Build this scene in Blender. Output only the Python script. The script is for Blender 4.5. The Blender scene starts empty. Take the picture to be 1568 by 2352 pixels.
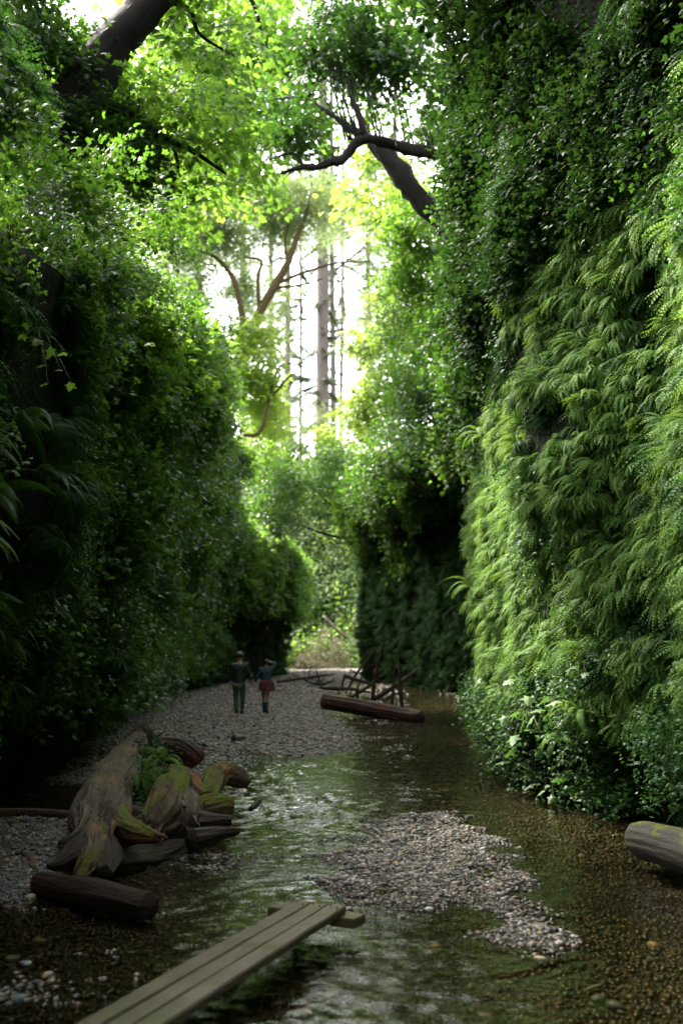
import bpy, math, random
import numpy as np
from mathutils import Vector, Matrix, Euler

R = math.radians
random.seed(7)
rng = np.random.default_rng(7)
scn = bpy.context.scene
COL = scn.collection

# ------------------------------------------------------------------ camera, sky, sun, exposure
CAM_H, PITCH, FPX = 1.75, R(8.26), 2287.0
cam_d = bpy.data.cameras.new('camera'); cam = bpy.data.objects.new('camera', cam_d); COL.objects.link(cam)
cam.location = (0, 0, CAM_H); cam.rotation_euler = (R(90) + PITCH, 0, 0)
cam_d.sensor_fit = 'VERTICAL'; cam_d.sensor_height = 36; cam_d.sensor_width = 24; cam_d.lens = 35.0
cam_d.clip_start = 0.1; cam_d.clip_end = 3000
cam_d.dof.use_dof = True; cam_d.dof.focus_distance = 9.8; cam_d.dof.aperture_fstop = 1.4
scn.camera = cam

SUN_EL, SUN_AZ = R(50), R(-48)          # azimuth measured from +Y towards +X
world = bpy.data.worlds.new('World'); scn.world = world; world.use_nodes = True
wn, wl_ = world.node_tree.nodes, world.node_tree.links
bg = wn['Background']
sky = wn.new('ShaderNodeTexSky'); sky.sky_type = 'NISHITA'; sky.sun_disc = False
sky.sun_elevation = SUN_EL; sky.sun_rotation = SUN_AZ; sky.air_density = 1.0; sky.dust_density = 4.0; sky.ozone_density = 1.0
hs = wn.new('ShaderNodeHueSaturation'); hs.inputs['Saturation'].default_value = 0.25
wl_.new(sky.outputs[0], hs.inputs['Color']); wl_.new(hs.outputs[0], bg.inputs[0])
bg.inputs[1].default_value = 0.09
sun_d = bpy.data.lights.new('sun', 'SUN'); sun = bpy.data.objects.new('sun', sun_d); COL.objects.link(sun)
sun_d.energy = 1.5; sun_d.angle = R(12); sun_d.color = (1.0, 0.93, 0.78)
sdir = Vector((math.sin(SUN_AZ) * math.cos(SUN_EL), math.cos(SUN_AZ) * math.cos(SUN_EL), math.sin(SUN_EL)))
sun.rotation_euler = sdir.to_track_quat('Z', 'Y').to_euler()
scn.view_settings.view_transform = 'Standard'; scn.view_settings.look = 'None'
scn.view_settings.exposure = 4.0; scn.view_settings.gamma = 1.0
scn.view_settings.use_curve_mapping = False
cy = scn.cycles
cy.max_bounces = 7; cy.diffuse_bounces = 4; cy.glossy_bounces = 3; cy.transmission_bounces = 4; cy.transparent_max_bounces = 8
cy.volume_bounces = 0; cy.caustics_reflective = False; cy.caustics_refractive = False
cy.use_denoising = True

# ------------------------------------------------------------------ coordinates: a point of the place from where it is seen and how far off it stands
def ray(px, py):
    u = px - 784.0; v = 1176.0 - py
    return np.array([u, FPX * math.cos(PITCH) - v * math.sin(PITCH), FPX * math.sin(PITCH) + v * math.cos(PITCH)])
def P(px, py, d):
    r = ray(px, py); return r * (d / r[1]) + np.array([0, 0, CAM_H])
def G(px, py, z=0.0):
    r = ray(px, py); return r * ((z - CAM_H) / r[2]) + np.array([0, 0, CAM_H])

# ------------------------------------------------------------------ helpers
def vnoise(p, seed=0):
    p = np.asarray(p, float); i = np.floor(p).astype(np.int64); f = p - i; f = f * f * (3 - 2 * f)
    out = 0
    for dx in (0, 1):
        for dy in (0, 1):
            for dz in (0, 1):
                h = (i[:, 0] + dx) * 374761393 + (i[:, 1] + dy) * 668265263 + (i[:, 2] + dz) * 2147483647 + seed * 974711
                h = (h ^ (h >> 13)) * 1274126177; h = (h ^ (h >> 16)) & 0xFFFF
                w = (f[:, 0] if dx else 1 - f[:, 0]) * (f[:, 1] if dy else 1 - f[:, 1]) * (f[:, 2] if dz else 1 - f[:, 2])
                out = out + w * (h / 32767.5 - 1)
    return out
def fbm(p, seed=0, octv=3):
    p = np.asarray(p, float); a, s = 1.0, 0
    for k in range(octv):
        s = s + a * vnoise(p * 2 ** k, seed + k); a *= .5
    return s

def ss(a, b, x): t = np.clip((x - a) / (b - a), 0, 1); return t * t * (3 - 2 * t)
def mesh_data(name, V, F, mats, smooth=False, mi=None):
    V = np.asarray(V, np.float32).reshape(-1, 3)
    me = bpy.data.meshes.new(name)
    Fs = F if isinstance(F, list) else [F]
    Fs = [np.asarray(f, np.int32) for f in Fs if len(f)]
    nl = sum(f.size for f in Fs); nf = sum(len(f) for f in Fs)
    me.vertices.add(len(V)); me.vertices.foreach_set('co', V.ravel())
    me.loops.add(nl); me.polygons.add(nf)
    me.loops.foreach_set('vertex_index', np.concatenate([f.ravel() for f in Fs]))
    tot = np.concatenate([np.full(len(f), f.shape[1]) for f in Fs]).astype(np.int32)
    st = np.concatenate([[0], np.cumsum(tot)[:-1]]).astype(np.int32)
    me.polygons.foreach_set('loop_start', st); me.polygons.foreach_set('loop_total', tot)
    me.polygons.foreach_set('use_smooth', np.full(nf, smooth))
    for m in (mats if isinstance(mats, (list, tuple)) else [mats]): me.materials.append(m)
    if mi is not None: me.polygons.foreach_set('material_index', np.asarray(mi, np.int32))
    me.update(calc_edges=True); me.validate()
    return me
def link(name, data, parent=None, loc=None, rot=None, scale=None, label=None, cat=None, group=None, kind=None):
    o = bpy.data.objects.new(name, data); COL.objects.link(o)
    if parent is not None: o.parent = parent
    if loc is not None: o.location = loc
    if rot is not None: o.rotation_euler = rot
    if scale is not None: o.scale = (scale,) * 3 if isinstance(scale, (int, float)) else scale
    for k, v in (('label', label), ('category', cat), ('group', group), ('kind', kind)):
        if v: o[k] = v
    return o

class MB:                                   # gathers pieces of one mesh
    def __init__(s): s.V = []; s.F3 = []; s.F4 = []; s.n = 0
    def add(s, V, F3=None, F4=None):
        V = np.asarray(V, float).reshape(-1, 3); s.V.append(V)
        if F3 is not None and len(F3): s.F3.append(np.asarray(F3) + s.n)
        if F4 is not None and len(F4): s.F4.append(np.asarray(F4) + s.n)
        s.n += len(V)
    def data(s, name, mat, smooth=False, off=None):
        V = np.concatenate(s.V)
        if off is not None: V = V - np.asarray(off)
        F = []
        if s.F4: F.append(np.concatenate(s.F4))
        if s.F3: F.append(np.concatenate(s.F3))
        return mesh_data(name, V, F, mat, smooth)

def catmull(pts, n):
    pts = np.asarray(pts, float); k = len(pts)
    if k < 3:
        t = np.linspace(0, 1, n)[:, None]; return pts[0] * (1 - t) + pts[-1] * t
    e = np.vstack([2 * pts[0] - pts[1], pts, 2 * pts[-1] - pts[-2]])
    t = np.linspace(0, k - 1 - 1e-6, n); i = t.astype(int); f = (t - i)[:, None]
    a, b, c, d = e[i], e[i + 1], e[i + 2], e[i + 3]
    return .5 * (2 * b + (c - a) * f + (2 * a - 5 * b + 4 * c - d) * f ** 2 + (3 * b - a - 3 * c + d) * f ** 3)
def tube(pts, rad, seg=8, n=None, bump=0.0, freq=3.0, seed=0, stretch=1.0, ang=2.2):
    pts = np.asarray(pts, float); n = n or max(4, len(pts) * 4)
    pr = catmull(np.hstack([pts, np.asarray(rad, float)[:, None]]), n)
    C, r = pr[:, :3], np.maximum(pr[:, 3], .002)
    T = np.gradient(C, axis=0); T /= np.linalg.norm(T, axis=1)[:, None] + 1e-9
    up = np.array([0, 0, 1.0]) if abs(T[0, 2]) < .9 else np.array([1.0, 0, 0])
    A = []; a = np.cross(T[0], up)
    for i in range(n):
        a = a - T[i] * np.dot(a, T[i]); a /= np.linalg.norm(a) + 1e-9; A.append(a)
    A = np.array(A); B = np.cross(T, A)
    th = np.linspace(0, 2 * np.pi, seg, endpoint=False)
    ca, sa = np.cos(th), np.sin(th)
    D = A[:, None, :] * ca[None, :, None] + B[:, None, :] * sa[None, :, None]
    rr = np.repeat(r[:, None], seg, 1)
    if bump:
        q = np.stack([np.broadcast_to(ca * ang, (n, seg)), np.broadcast_to(sa * ang, (n, seg)), np.repeat((np.linspace(0, 1, n) * np.linalg.norm(np.diff(C, axis=0), axis=1).sum() * freq / stretch)[:, None], seg, 1)], -1).reshape(-1, 3)
        rr = rr * (1 + bump * fbm(q, seed, 3).reshape(n, seg))
    V = (C[:, None, :] + D * rr[:, :, None]).reshape(-1, 3)
    i = np.arange(n - 1)[:, None] * seg; j = np.arange(seg)[None, :]; j2 = (j + 1) % seg
    F4 = np.stack([i + j, i + j2, i + seg + j2, i + seg + j], -1).reshape(-1, 4)
    ln = np.concatenate([[0], np.cumsum(np.linalg.norm(np.diff(C, axis=0), axis=1))])
    gr = np.stack([np.broadcast_to(ca * r.mean(), (n, seg)), np.broadcast_to(sa * r.mean(), (n, seg)), np.repeat(ln[:, None], seg, 1) * .12], -1).reshape(-1, 3)
    tube.grain = np.vstack([gr, gr[:1], gr[-1:]])
    V = np.vstack([V, C[0] - T[0] * r[0] * .25, C[-1] + T[-1] * r[-1] * .25]); m = n * seg
    jj = np.arange(seg)
    F3 = np.vstack([np.stack([np.full(seg, m), (jj + 1) % seg, jj], -1), np.stack([np.full(seg, m + 1), (n - 1) * seg + jj, (n - 1) * seg + (jj + 1) % seg], -1)])
    return V, F3, F4
def grain(me):
    at = me.attributes.new('grain', 'FLOAT_VECTOR', 'POINT'); at.data.foreach_set('vector', tube.grain.astype(np.float32).ravel()); return me
def tube_obj(name, pts, rad, mat, parent=None, off=(0, 0, 0), **kw):
    lab = {k: kw.pop(k) for k in ('label', 'cat', 'group', 'kind') if k in kw}
    V, F3, F4 = tube(pts, rad, **kw)
    return link(name, grain(mesh_data(name, V - np.asarray(off), [F4, F3], mat, True)), parent, **lab)

# ------------------------------------------------------------------ materials
def new_mat(name):
    m = bpy.data.materials.new(name); m.use_nodes = True
    nt = m.node_tree; nt.nodes.clear(); return m, nt
def N(nt, t, **kw):
    n = nt.nodes.new(t)
    for k, v in kw.items():
        if k in n.inputs: n.inputs[k].default_value = v
        else: setattr(n, k, v)
    return n
def ramp(nt, stops, fac=None, interp='LINEAR'):
    r = nt.nodes.new('ShaderNodeValToRGB'); r.color_ramp.interpolation = interp
    el = r.color_ramp.elements
    while len(el) > 1: el.remove(el[-1])
    el[0].position = stops[0][0]; el[0].color = (*stops[0][1], 1)
    for p_, c in stops[1:]:
        e = el.new(p_); e.color = (*c, 1)
    if fac is not None: nt.links.new(fac, r.inputs[0])
    return r
def mixc(nt, a, b, fac, mode='MIX'):
    m = nt.nodes.new('ShaderNodeMix'); m.data_type = 'RGBA'; m.blend_type = mode
    for s, v in ((m.inputs[6], a), (m.inputs[7], b), (m.inputs[0], fac)):
        if hasattr(v, 'links'): nt.links.new(v, s)
        else: s.default_value = (*v, 1) if isinstance(v, tuple) else v
    return m.outputs[2]
def mathn(nt, op, a, b=0.0, clamp=False):
    m = nt.nodes.new('ShaderNodeMath'); m.operation = op; m.use_clamp = clamp
    for s, v in ((m.inputs[0], a), (m.inputs[1], b)):
        if hasattr(v, 'links'): nt.links.new(v, s)
        else: s.default_value = v
    return m.outputs[0]
def maprange(nt, v, a, b, c=0.0, d=1.0):
    m = nt.nodes.new('ShaderNodeMapRange'); nt.links.new(v, m.inputs[0])
    for k, x in enumerate((a, b, c, d)): m.inputs[k + 1].default_value = x
    return m.outputs[0]

def leaf_mat(name, dark, light, trans, tf=0.45, rough=.42, spec=.5, patch=.35):
    m, nt = new_mat(name); L = nt.links
    oi = N(nt, 'ShaderNodeObjectInfo'); geo = N(nt, 'ShaderNodeNewGeometry')
    no = N(nt, 'ShaderNodeTexNoise', Scale=patch, Detail=2.0); L.new(geo.outputs['Position'], no.inputs['Vector'])
    ri = geo.outputs['Random Per Island']
    f = mathn(nt, 'ADD', mathn(nt, 'MULTIPLY', oi.outputs['Random'], .35), mathn(nt, 'MULTIPLY', ri, .35))
    f = mathn(nt, 'ADD', f, maprange(nt, no.outputs[0], .35, .65, -.15, .45), True)
    c = mixc(nt, dark, light, f)
    tc = mixc(nt, tuple(x * .55 for x in trans), trans, f)
    pb = N(nt, 'ShaderNodeBsdfPrincipled', Roughness=rough); pb.inputs['Specular IOR Level'].default_value = spec
    L.new(c, pb.inputs['Base Color'])
    tr = N(nt, 'ShaderNodeBsdfTranslucent'); L.new(tc, tr.inputs[0])
    mx = N(nt, 'ShaderNodeMixShader'); mx.inputs[0].default_value = tf
    L.new(pb.outputs[0], mx.inputs[1]); L.new(tr.outputs[0], mx.inputs[2])
    out = N(nt, 'ShaderNodeOutputMaterial'); L.new(mx.outputs[0], out.inputs[0])
    return m

M = {}
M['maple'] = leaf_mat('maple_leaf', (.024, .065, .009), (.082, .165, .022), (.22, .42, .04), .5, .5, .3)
M['maple_dark'] = leaf_mat('maple_leaf_dark', (.012, .042, .008), (.036, .09, .015), (.07, .18, .015), .32, .5, .3)  # darker copy of the maple leaf; shade is put into its colour
M['bright'] = leaf_mat('young_leaf', (.06, .13, .012), (.14, .24, .03), (.36, .52, .06), .5)
M['pale'] = leaf_mat('pale_alder_leaf', (.08, .13, .05), (.16, .23, .09), (.28, .38, .12), .45, .55)
M['wallleaf'] = leaf_mat('salmonberry_leaf', (.020, .061, .010), (.068, .15, .02), (.14, .31, .025), .4, .42, .45, .3)
M['ivy'] = leaf_mat('small_glossy_leaf', (.018, .055, .014), (.045, .12, .03), (.08, .2, .02), .3, .5, .3)
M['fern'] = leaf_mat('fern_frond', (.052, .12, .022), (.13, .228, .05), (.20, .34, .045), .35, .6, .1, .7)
M['fern_dark'] = leaf_mat('shaded_fern_frond', (.012, .040, .009), (.032, .085, .015), (.06, .16, .02), .25, .6, .08, .5)  # darker copy of the fern colour, with the wall's shade painted in
M['shade_leaf'] = leaf_mat('shade_darkened_leaf', (.007, .020, .005), (.019, .048, .010), (.04, .10, .012), .2, .6, .07)  # leaf colour darkened to paint the deep shade at the upper right
M['fern_big'] = leaf_mat('arching_fern_frond', (.03, .09, .015), (.07, .16, .025), (.14, .3, .03), .35, .5, .3)
M['thimble'] = leaf_mat('thimbleberry_leaf', (.07, .15, .045), (.12, .22, .07), (.14, .3, .05), .3, .5, .4)
M['conifer'] = leaf_mat('conifer_needles', (.06, .08, .04), (.12, .15, .07), (.12, .15, .06), .2, .6, .3)
M['dry'] = leaf_mat('dry_brown_leaf', (.07, .05, .03), (.15, .11, .07), (.12, .08, .04), .3, .6, .3)

def bark_mat(name, c1, c2, moss, moss_amt, bump=.6, scale=6, stretch=(1, 1, .25), rough=.85, streak=None, wet=0):
    m, nt = new_mat(name); L = nt.links
    tc = N(nt, 'ShaderNodeTexCoord'); ga = N(nt, 'ShaderNodeAttribute', attribute_name='grain'); mp = N(nt, 'ShaderNodeMapping'); mp.inputs['Scale'].default_value = (2.2, 2.2, 2.2)
    L.new(ga.outputs['Vector'], mp.inputs[0])
    n1 = N(nt, 'ShaderNodeTexNoise', Scale=scale, Detail=8.0, Roughness=.65); L.new(mp.outputs[0], n1.inputs[0])
    n2 = N(nt, 'ShaderNodeTexNoise', Scale=2.3, Detail=5.0); L.new(tc.outputs['Object'], n2.inputs[0])
    n0 = N(nt, 'ShaderNodeTexNoise', Scale=scale * 4.0, Detail=6.0, Roughness=.7); L.new(mp.outputs[0], n0.inputs[0])
    g_ = mathn(nt, 'ADD', mathn(nt, 'MULTIPLY', n1.outputs[0], .5), mathn(nt, 'MULTIPLY', n0.outputs[0], .5))
    c = mixc(nt, c1, c2, maprange(nt, g_, .38, .62)); c = mixc(nt, tuple(x * .25 for x in c1), c, maprange(nt, n0.outputs[0], .33, .42))
    if streak: c = mixc(nt, c, streak, maprange(nt, n2.outputs[0], .52, .66, 0, .85))
    geo = N(nt, 'ShaderNodeNewGeometry'); sp = N(nt, 'ShaderNodeSeparateXYZ'); L.new(geo.outputs['Normal'], sp.inputs[0])
    n3 = N(nt, 'ShaderNodeTexNoise', Scale=3.1, Detail=4.0); L.new(tc.outputs['Object'], n3.inputs[0])
    mf = mathn(nt, 'ADD', mathn(nt, 'MULTIPLY', sp.outputs[2], .35), mathn(nt, 'MULTIPLY', n3.outputs[0], 1.3))
    mf = maprange(nt, mf, 1.18 - moss_amt, 1.33 - moss_amt)
    nm = N(nt, 'ShaderNodeTexNoise', Scale=45.0, Detail=4.0); L.new(tc.outputs['Object'], nm.inputs[0])
    mc = mixc(nt, tuple(x * .4 for x in moss), moss, maprange(nt, nm.outputs[0], .35, .65))
    c = mixc(nt, c, mc, mf)
    pb = N(nt, 'ShaderNodeBsdfPrincipled', Roughness=rough); pb.inputs['Specular IOR Level'].default_value = .2; L.new(c, pb.inputs['Base Color'])
    if wet: pb.inputs['Roughness'].default_value = .4
    h = mathn(nt, 'ADD', mathn(nt, 'MULTIPLY', g_, 1.6), mathn(nt, 'MULTIPLY', mathn(nt, 'MULTIPLY', nm.outputs[0], mf), .6))
    bp = N(nt, 'ShaderNodeBump', Strength=bump, Distance=.03); L.new(h, bp.inputs['Height']); L.new(bp.outputs[0], pb.inputs['Normal'])
    out = N(nt, 'ShaderNodeOutputMaterial'); L.new(pb.outputs[0], out.inputs[0])
    return m
M['bark_mossy'] = bark_mat('mossy_bark', (.02, .014, .009), (.055, .04, .025), (.07, .085, .014), .35)
M['bark_dark'] = bark_mat('dark_bark', (.006, .005, .004), (.018, .014, .010), (.02, .032, .007), .2)
M['bark_conifer'] = bark_mat('conifer_bark', (.10, .08, .07), (.20, .165, .14), (.07, .1, .03), .1)
M['bark_ochre'] = bark_mat('ochre_mossy_bark', (.05, .035, .015), (.10, .07, .025), (.11, .12, .02), .35)
M['drift'] = bark_mat('weathered_driftwood', (.028, .020, .014), (.21, .165, .125), (.12, .15, .02), .14, 1.0, 7, (1, 1, .2), .7, (.26, .13, .055))
M['drift_moss'] = bark_mat('mossy_driftwood', (.03, .02, .012), (.19, .13, .08), (.16, .2, .02), .36, 1.0, 7, (1, 1, .3), .8, (.3, .15, .06))
M['drift_dark'] = bark_mat('wet_dark_wood', (.016, .010, .007), (.055, .034, .022), (.04, .05, .01), .05, 1.0, 7, (.4, 1, 1), .6, None, 1)
M['log_grey'] = bark_mat('grey_mossy_log', (.03, .027, .02), (.065, .058, .045), (.12, .14, .02), .30, .5, 5, (.4, 1, 1), .7)
M['log_red'] = bark_mat('reddish_log', (.02, .013, .009), (.06, .04, .027), (.10, .11, .02), .12, .8, 5, (.4, 1, 1), .6, (.10, .03, .015))
M['twig'] = bark_mat('bare_twig', (.02, .013, .009), (.06, .04, .028), (.05, .06, .02), .0)
M['stem'] = bark_mat('green_stem', (.05, .06, .02), (.09, .08, .03), (.08, .1, .02), .0)

def wall_mat():
    m, nt = new_mat('canyon_wall_earth'); L = nt.links
    tc = N(nt, 'ShaderNodeTexCoord')
    n1 = N(nt, 'ShaderNodeTexNoise', Scale=1.2, Detail=8.0, Roughness=.7); L.new(tc.outputs['Object'], n1.inputs[0])
    n2 = N(nt, 'ShaderNodeTexNoise', Scale=14.0, Detail=4.0); L.new(tc.outputs['Object'], n2.inputs[0])
    c = mixc(nt, (.006, .005, .004), (.022, .017, .012), n1.outputs[0])
    c = mixc(nt, c, (.012, .03, .006), maprange(nt, n2.outputs[0], .45, .6, 0, .9))
    pb = N(nt, 'ShaderNodeBsdfPrincipled', Roughness=.9); pb.inputs['Specular IOR Level'].default_value = .1; L.new(c, pb.inputs['Base Color'])
    bp = N(nt, 'ShaderNodeBump', Strength=.9, Distance=.1); L.new(n2.outputs[0], bp.inputs['Height']); L.new(bp.outputs[0], pb.inputs['Normal'])
    out = N(nt, 'ShaderNodeOutputMaterial'); L.new(pb.outputs[0], out.inputs[0]); return m
M['wall'] = wall_mat()

PEB = [(0, (.06, .055, .05)), (.15, (.16, .15, .135)), (.3, (.27, .235, .20)), (.45, (.11, .105, .095)), (.55, (.30, .225, .15)), (.65, (.34, .19, .08)), (.70, (.20, .175, .15)), (.82, (.40, .35, .30)), (.91, (.09, .10, .08)), (.95, (.32, .26, .15)), (.98, (.55, .52, .47)), (1, (.55, .52, .47))]
def pebble_mat():
    m, nt = new_mat('river_pebble'); L = nt.links
    oi = N(nt, 'ShaderNodeObjectInfo'); r = ramp(nt, PEB, oi.outputs['Random'], 'CONSTANT')
    geo = N(nt, 'ShaderNodeNewGeometry'); sp = N(nt, 'ShaderNodeSeparateXYZ'); L.new(geo.outputs['Position'], sp.inputs[0])
    n = N(nt, 'ShaderNodeTexNoise', Scale=60.0, Detail=3.0); L.new(geo.outputs['Position'], n.inputs[0])
    c = mixc(nt, r.outputs[0], (.1, .09, .07), maprange(nt, n.outputs[0], .4, .7, 0, .5))
    wet = maprange(nt, sp.outputs[2], .0, .03, 1, 0)           # below the waterline the stones are wet and stained brown
    c = mixc(nt, c, mixc(nt, c, (.20, .17, .11), 1.0, 'MULTIPLY'), wet)
    pb = N(nt, 'ShaderNodeBsdfPrincipled', Roughness=.5); L.new(c, pb.inputs['Base Color'])
    L.new(maprange(nt, wet, 0, 1, .5, .3), pb.inputs['Roughness'])
    out = N(nt, 'ShaderNodeOutputMaterial'); L.new(pb.outputs[0], out.inputs[0]); return m
M['pebble'] = pebble_mat()

def bed_mat():
    m, nt = new_mat('gravel_bed'); L = nt.links
    tc = N(nt, 'ShaderNodeTexCoord'); at = N(nt, 'ShaderNodeAttribute', attribute_name='wetsand')
    v = N(nt, 'ShaderNodeTexVoronoi', Scale=24.0); L.new(tc.outputs['Object'], v.inputs['Vector'])
    sx = N(nt, 'ShaderNodeSeparateColor'); L.new(v.outputs['Color'], sx.inputs[0])
    r = ramp(nt, PEB, sx.outputs[0], 'CONSTANT')
    c = mixc(nt, r.outputs[0], (.05, .045, .035), maprange(nt, v.outputs['Distance'], .25, .6, 0, 1))
    n = N(nt, 'ShaderNodeTexNoise', Scale=.8, Detail=4.0); L.new(tc.outputs['Object'], n.inputs[0])
    c = mixc(nt, c, (.07, .075, .03), maprange(nt, n.outputs[0], .5, .68, 0, .55))
    ac = N(nt, 'ShaderNodeSeparateColor'); L.new(at.outputs['Color'], ac.inputs[0])
    c = mixc(nt, c, mixc(nt, c, (.17, .145, .095), 1.0, 'MULTIPLY'), ac.outputs[0])
    c = mixc(nt, c, (.055, .055, .048), ac.outputs[1])
    pb = N(nt, 'ShaderNodeBsdfPrincipled', Roughness=.55); L.new(c, pb.inputs['Base Color'])
    h = mathn(nt, 'MULTIPLY', maprange(nt, v.outputs['Distance'], 0, .6, 1, 0), mathn(nt, 'SUBTRACT', 1.0, ac.outputs[1]))
    bp = N(nt, 'ShaderNodeBump', Strength=1.0, Distance=.03); L.new(h, bp.inputs['Height']); L.new(bp.outputs[0], pb.inputs['Normal'])
    out = N(nt, 'ShaderNodeOutputMaterial'); L.new(pb.outputs[0], out.inputs[0]); return m
M['bed'] = bed_mat()

def water_mat():
    m, nt = new_mat('clear_running_water'); L = nt.links
    tc = N(nt, 'ShaderNodeTexCoord')
    mp = N(nt, 'ShaderNodeMapping'); mp.inputs['Scale'].default_value = (.7, 1.15, 1); mp.inputs['Rotation'].default_value = (0, 0, .25); L.new(tc.outputs['Object'], mp.inputs[0])
    wv = N(nt, 'ShaderNodeTexNoise', Scale=1.1, Detail=2.0); L.new(tc.outputs['Object'], wv.inputs[0])
    n1 = N(nt, 'ShaderNodeTexNoise', Scale=11.0, Detail=5.0, Roughness=.65, Distortion=.8); L.new(mp.outputs[0], n1.inputs[0])
    n2 = N(nt, 'ShaderNodeTexNoise', Scale=2.4, Detail=2.0, Distortion=.4); L.new(mp.outputs[0], n2.inputs[0])
    amp = maprange(nt, wv.outputs[0], .38, .62, .35, 1.0)
    h = mathn(nt, 'ADD', mathn(nt, 'MULTIPLY', mathn(nt, 'MULTIPLY', n1.outputs[0], amp), .55), mathn(nt, 'MULTIPLY', n2.outputs[0], .9))
    bp = N(nt, 'ShaderNodeBump', Strength=1.0, Distance=.018); L.new(h, bp.inputs['Height'])
    fr = N(nt, 'ShaderNodeFresnel', IOR=1.33); L.new(bp.outputs[0], fr.inputs['Normal'])
    gl = N(nt, 'ShaderNodeBsdfGlossy', Roughness=.02); gl.inputs[0].default_value = (1, 1, 1, 1); L.new(bp.outputs[0], gl.inputs['Normal'])
    tr = N(nt, 'ShaderNodeBsdfTransparent'); tr.inputs[0].default_value = (.60, .55, .39, 1)
    mx = N(nt, 'ShaderNodeMixShader'); L.new(fr.outputs[0], mx.inputs[0]); L.new(tr.outputs[0], mx.inputs[1]); L.new(gl.outputs[0], mx.inputs[2])
    out = N(nt, 'ShaderNodeOutputMaterial'); L.new(mx.outputs[0], out.inputs[0]); return m
M['water'] = water_mat()

def plank_mat(name, tone):
    m, nt = new_mat(name); L = nt.links
    tc = N(nt, 'ShaderNodeTexCoord'); mp = N(nt, 'ShaderNodeMapping'); mp.inputs['Scale'].default_value = (1, .05, 1); L.new(tc.outputs['Object'], mp.inputs[0])
    n1 = N(nt, 'ShaderNodeTexNoise', Scale=70.0, Detail=6.0, Roughness=.7, Distortion=.4); L.new(mp.outputs[0], n1.inputs[0])
    n2 = N(nt, 'ShaderNodeTexNoise', Scale=2.6, Detail=4.0); L.new(tc.outputs['Object'], n2.inputs[0])
    n3 = N(nt, 'ShaderNodeTexNoise', Scale=11.0, Detail=3.0); L.new(tc.outputs['Object'], n3.inputs[0])
    c = mixc(nt, tuple(.3 * x for x in tone), tone, maprange(nt, n1.outputs[0], .3, .7))
    c = mixc(nt, c, (.065, .065, .016), maprange(nt, n2.outputs[0], .45, .62, 0, .8))
    c = mixc(nt, c, (.05, .045, .035), maprange(nt, n3.outputs[0], .62, .7, 0, .8))
    vk = N(nt, 'ShaderNodeTexVoronoi', Scale=1.9); L.new(tc.outputs['Object'], vk.inputs['Vector'])
    c = mixc(nt, (.03, .022, .015), c, maprange(nt, vk.outputs['Distance'], .03, .06))
    pb = N(nt, 'ShaderNodeBsdfPrincipled', Roughness=.42); L.new(c, pb.inputs['Base Color'])
    L.new(maprange(nt, n2.outputs[0], .35, .65, .42, .75), pb.inputs['Roughness'])
    bp = N(nt, 'ShaderNodeBump', Strength=.35, Distance=.01); L.new(n1.outputs[0], bp.inputs['Height']); L.new(bp.outputs[0], pb.inputs['Normal'])
    out = N(nt, 'ShaderNodeOutputMaterial'); L.new(pb.outputs[0], out.inputs[0]); return m
M['plank'] = [plank_mat('weathered_board_%s' % w, t) for w, t in (('olive', (.11, .078, .022)), ('brown', (.13, .098, .042)), ('grey', (.15, .12, .066)))]
def plain(name, col, rough=.7, noise=0, nscale=40, col2=None):
    m, nt = new_mat(name); L = nt.links
    pb = N(nt, 'ShaderNodeBsdfPrincipled', Roughness=rough)
    tc = N(nt, 'ShaderNodeTexCoord'); n = N(nt, 'ShaderNodeTexNoise', Scale=float(nscale), Detail=3.0); L.new(tc.outputs['Object'], n.inputs[0])
    L.new(mixc(nt, col, col2 or tuple(x * .6 for x in col), maprange(nt, n.outputs[0], .42, .58)), pb.inputs['Base Color'])
    out = N(nt, 'ShaderNodeOutputMaterial'); L.new(pb.outputs[0], out.inputs[0]); return m
M['skin'] = plain('skin', (.42, .24, .16), .5); M['jacket'] = plain('dark_jacket', (.012, .013, .016), .6)
M['denim'] = plain('teal_denim', (.018, .05, .075), .7); M['trousers'] = plain('sage_trousers', (.085, .115, .09), .8, nscale=8)
M['boot'] = plain('dark_boot', (.012, .01, .009), .5); M['skirt'] = plain('patterned_red_skirt', (.15, .022, .03), .8, nscale=55, col2=(.04, .012, .02))
M['sock'] = plain('teal_sock', (.03, .09, .12), .8); M['hair'] = plain('dark_brown_hair', (.02, .012, .008), .5); M['cap'] = plain('khaki_cap', (.28, .27, .22), .7)

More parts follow.
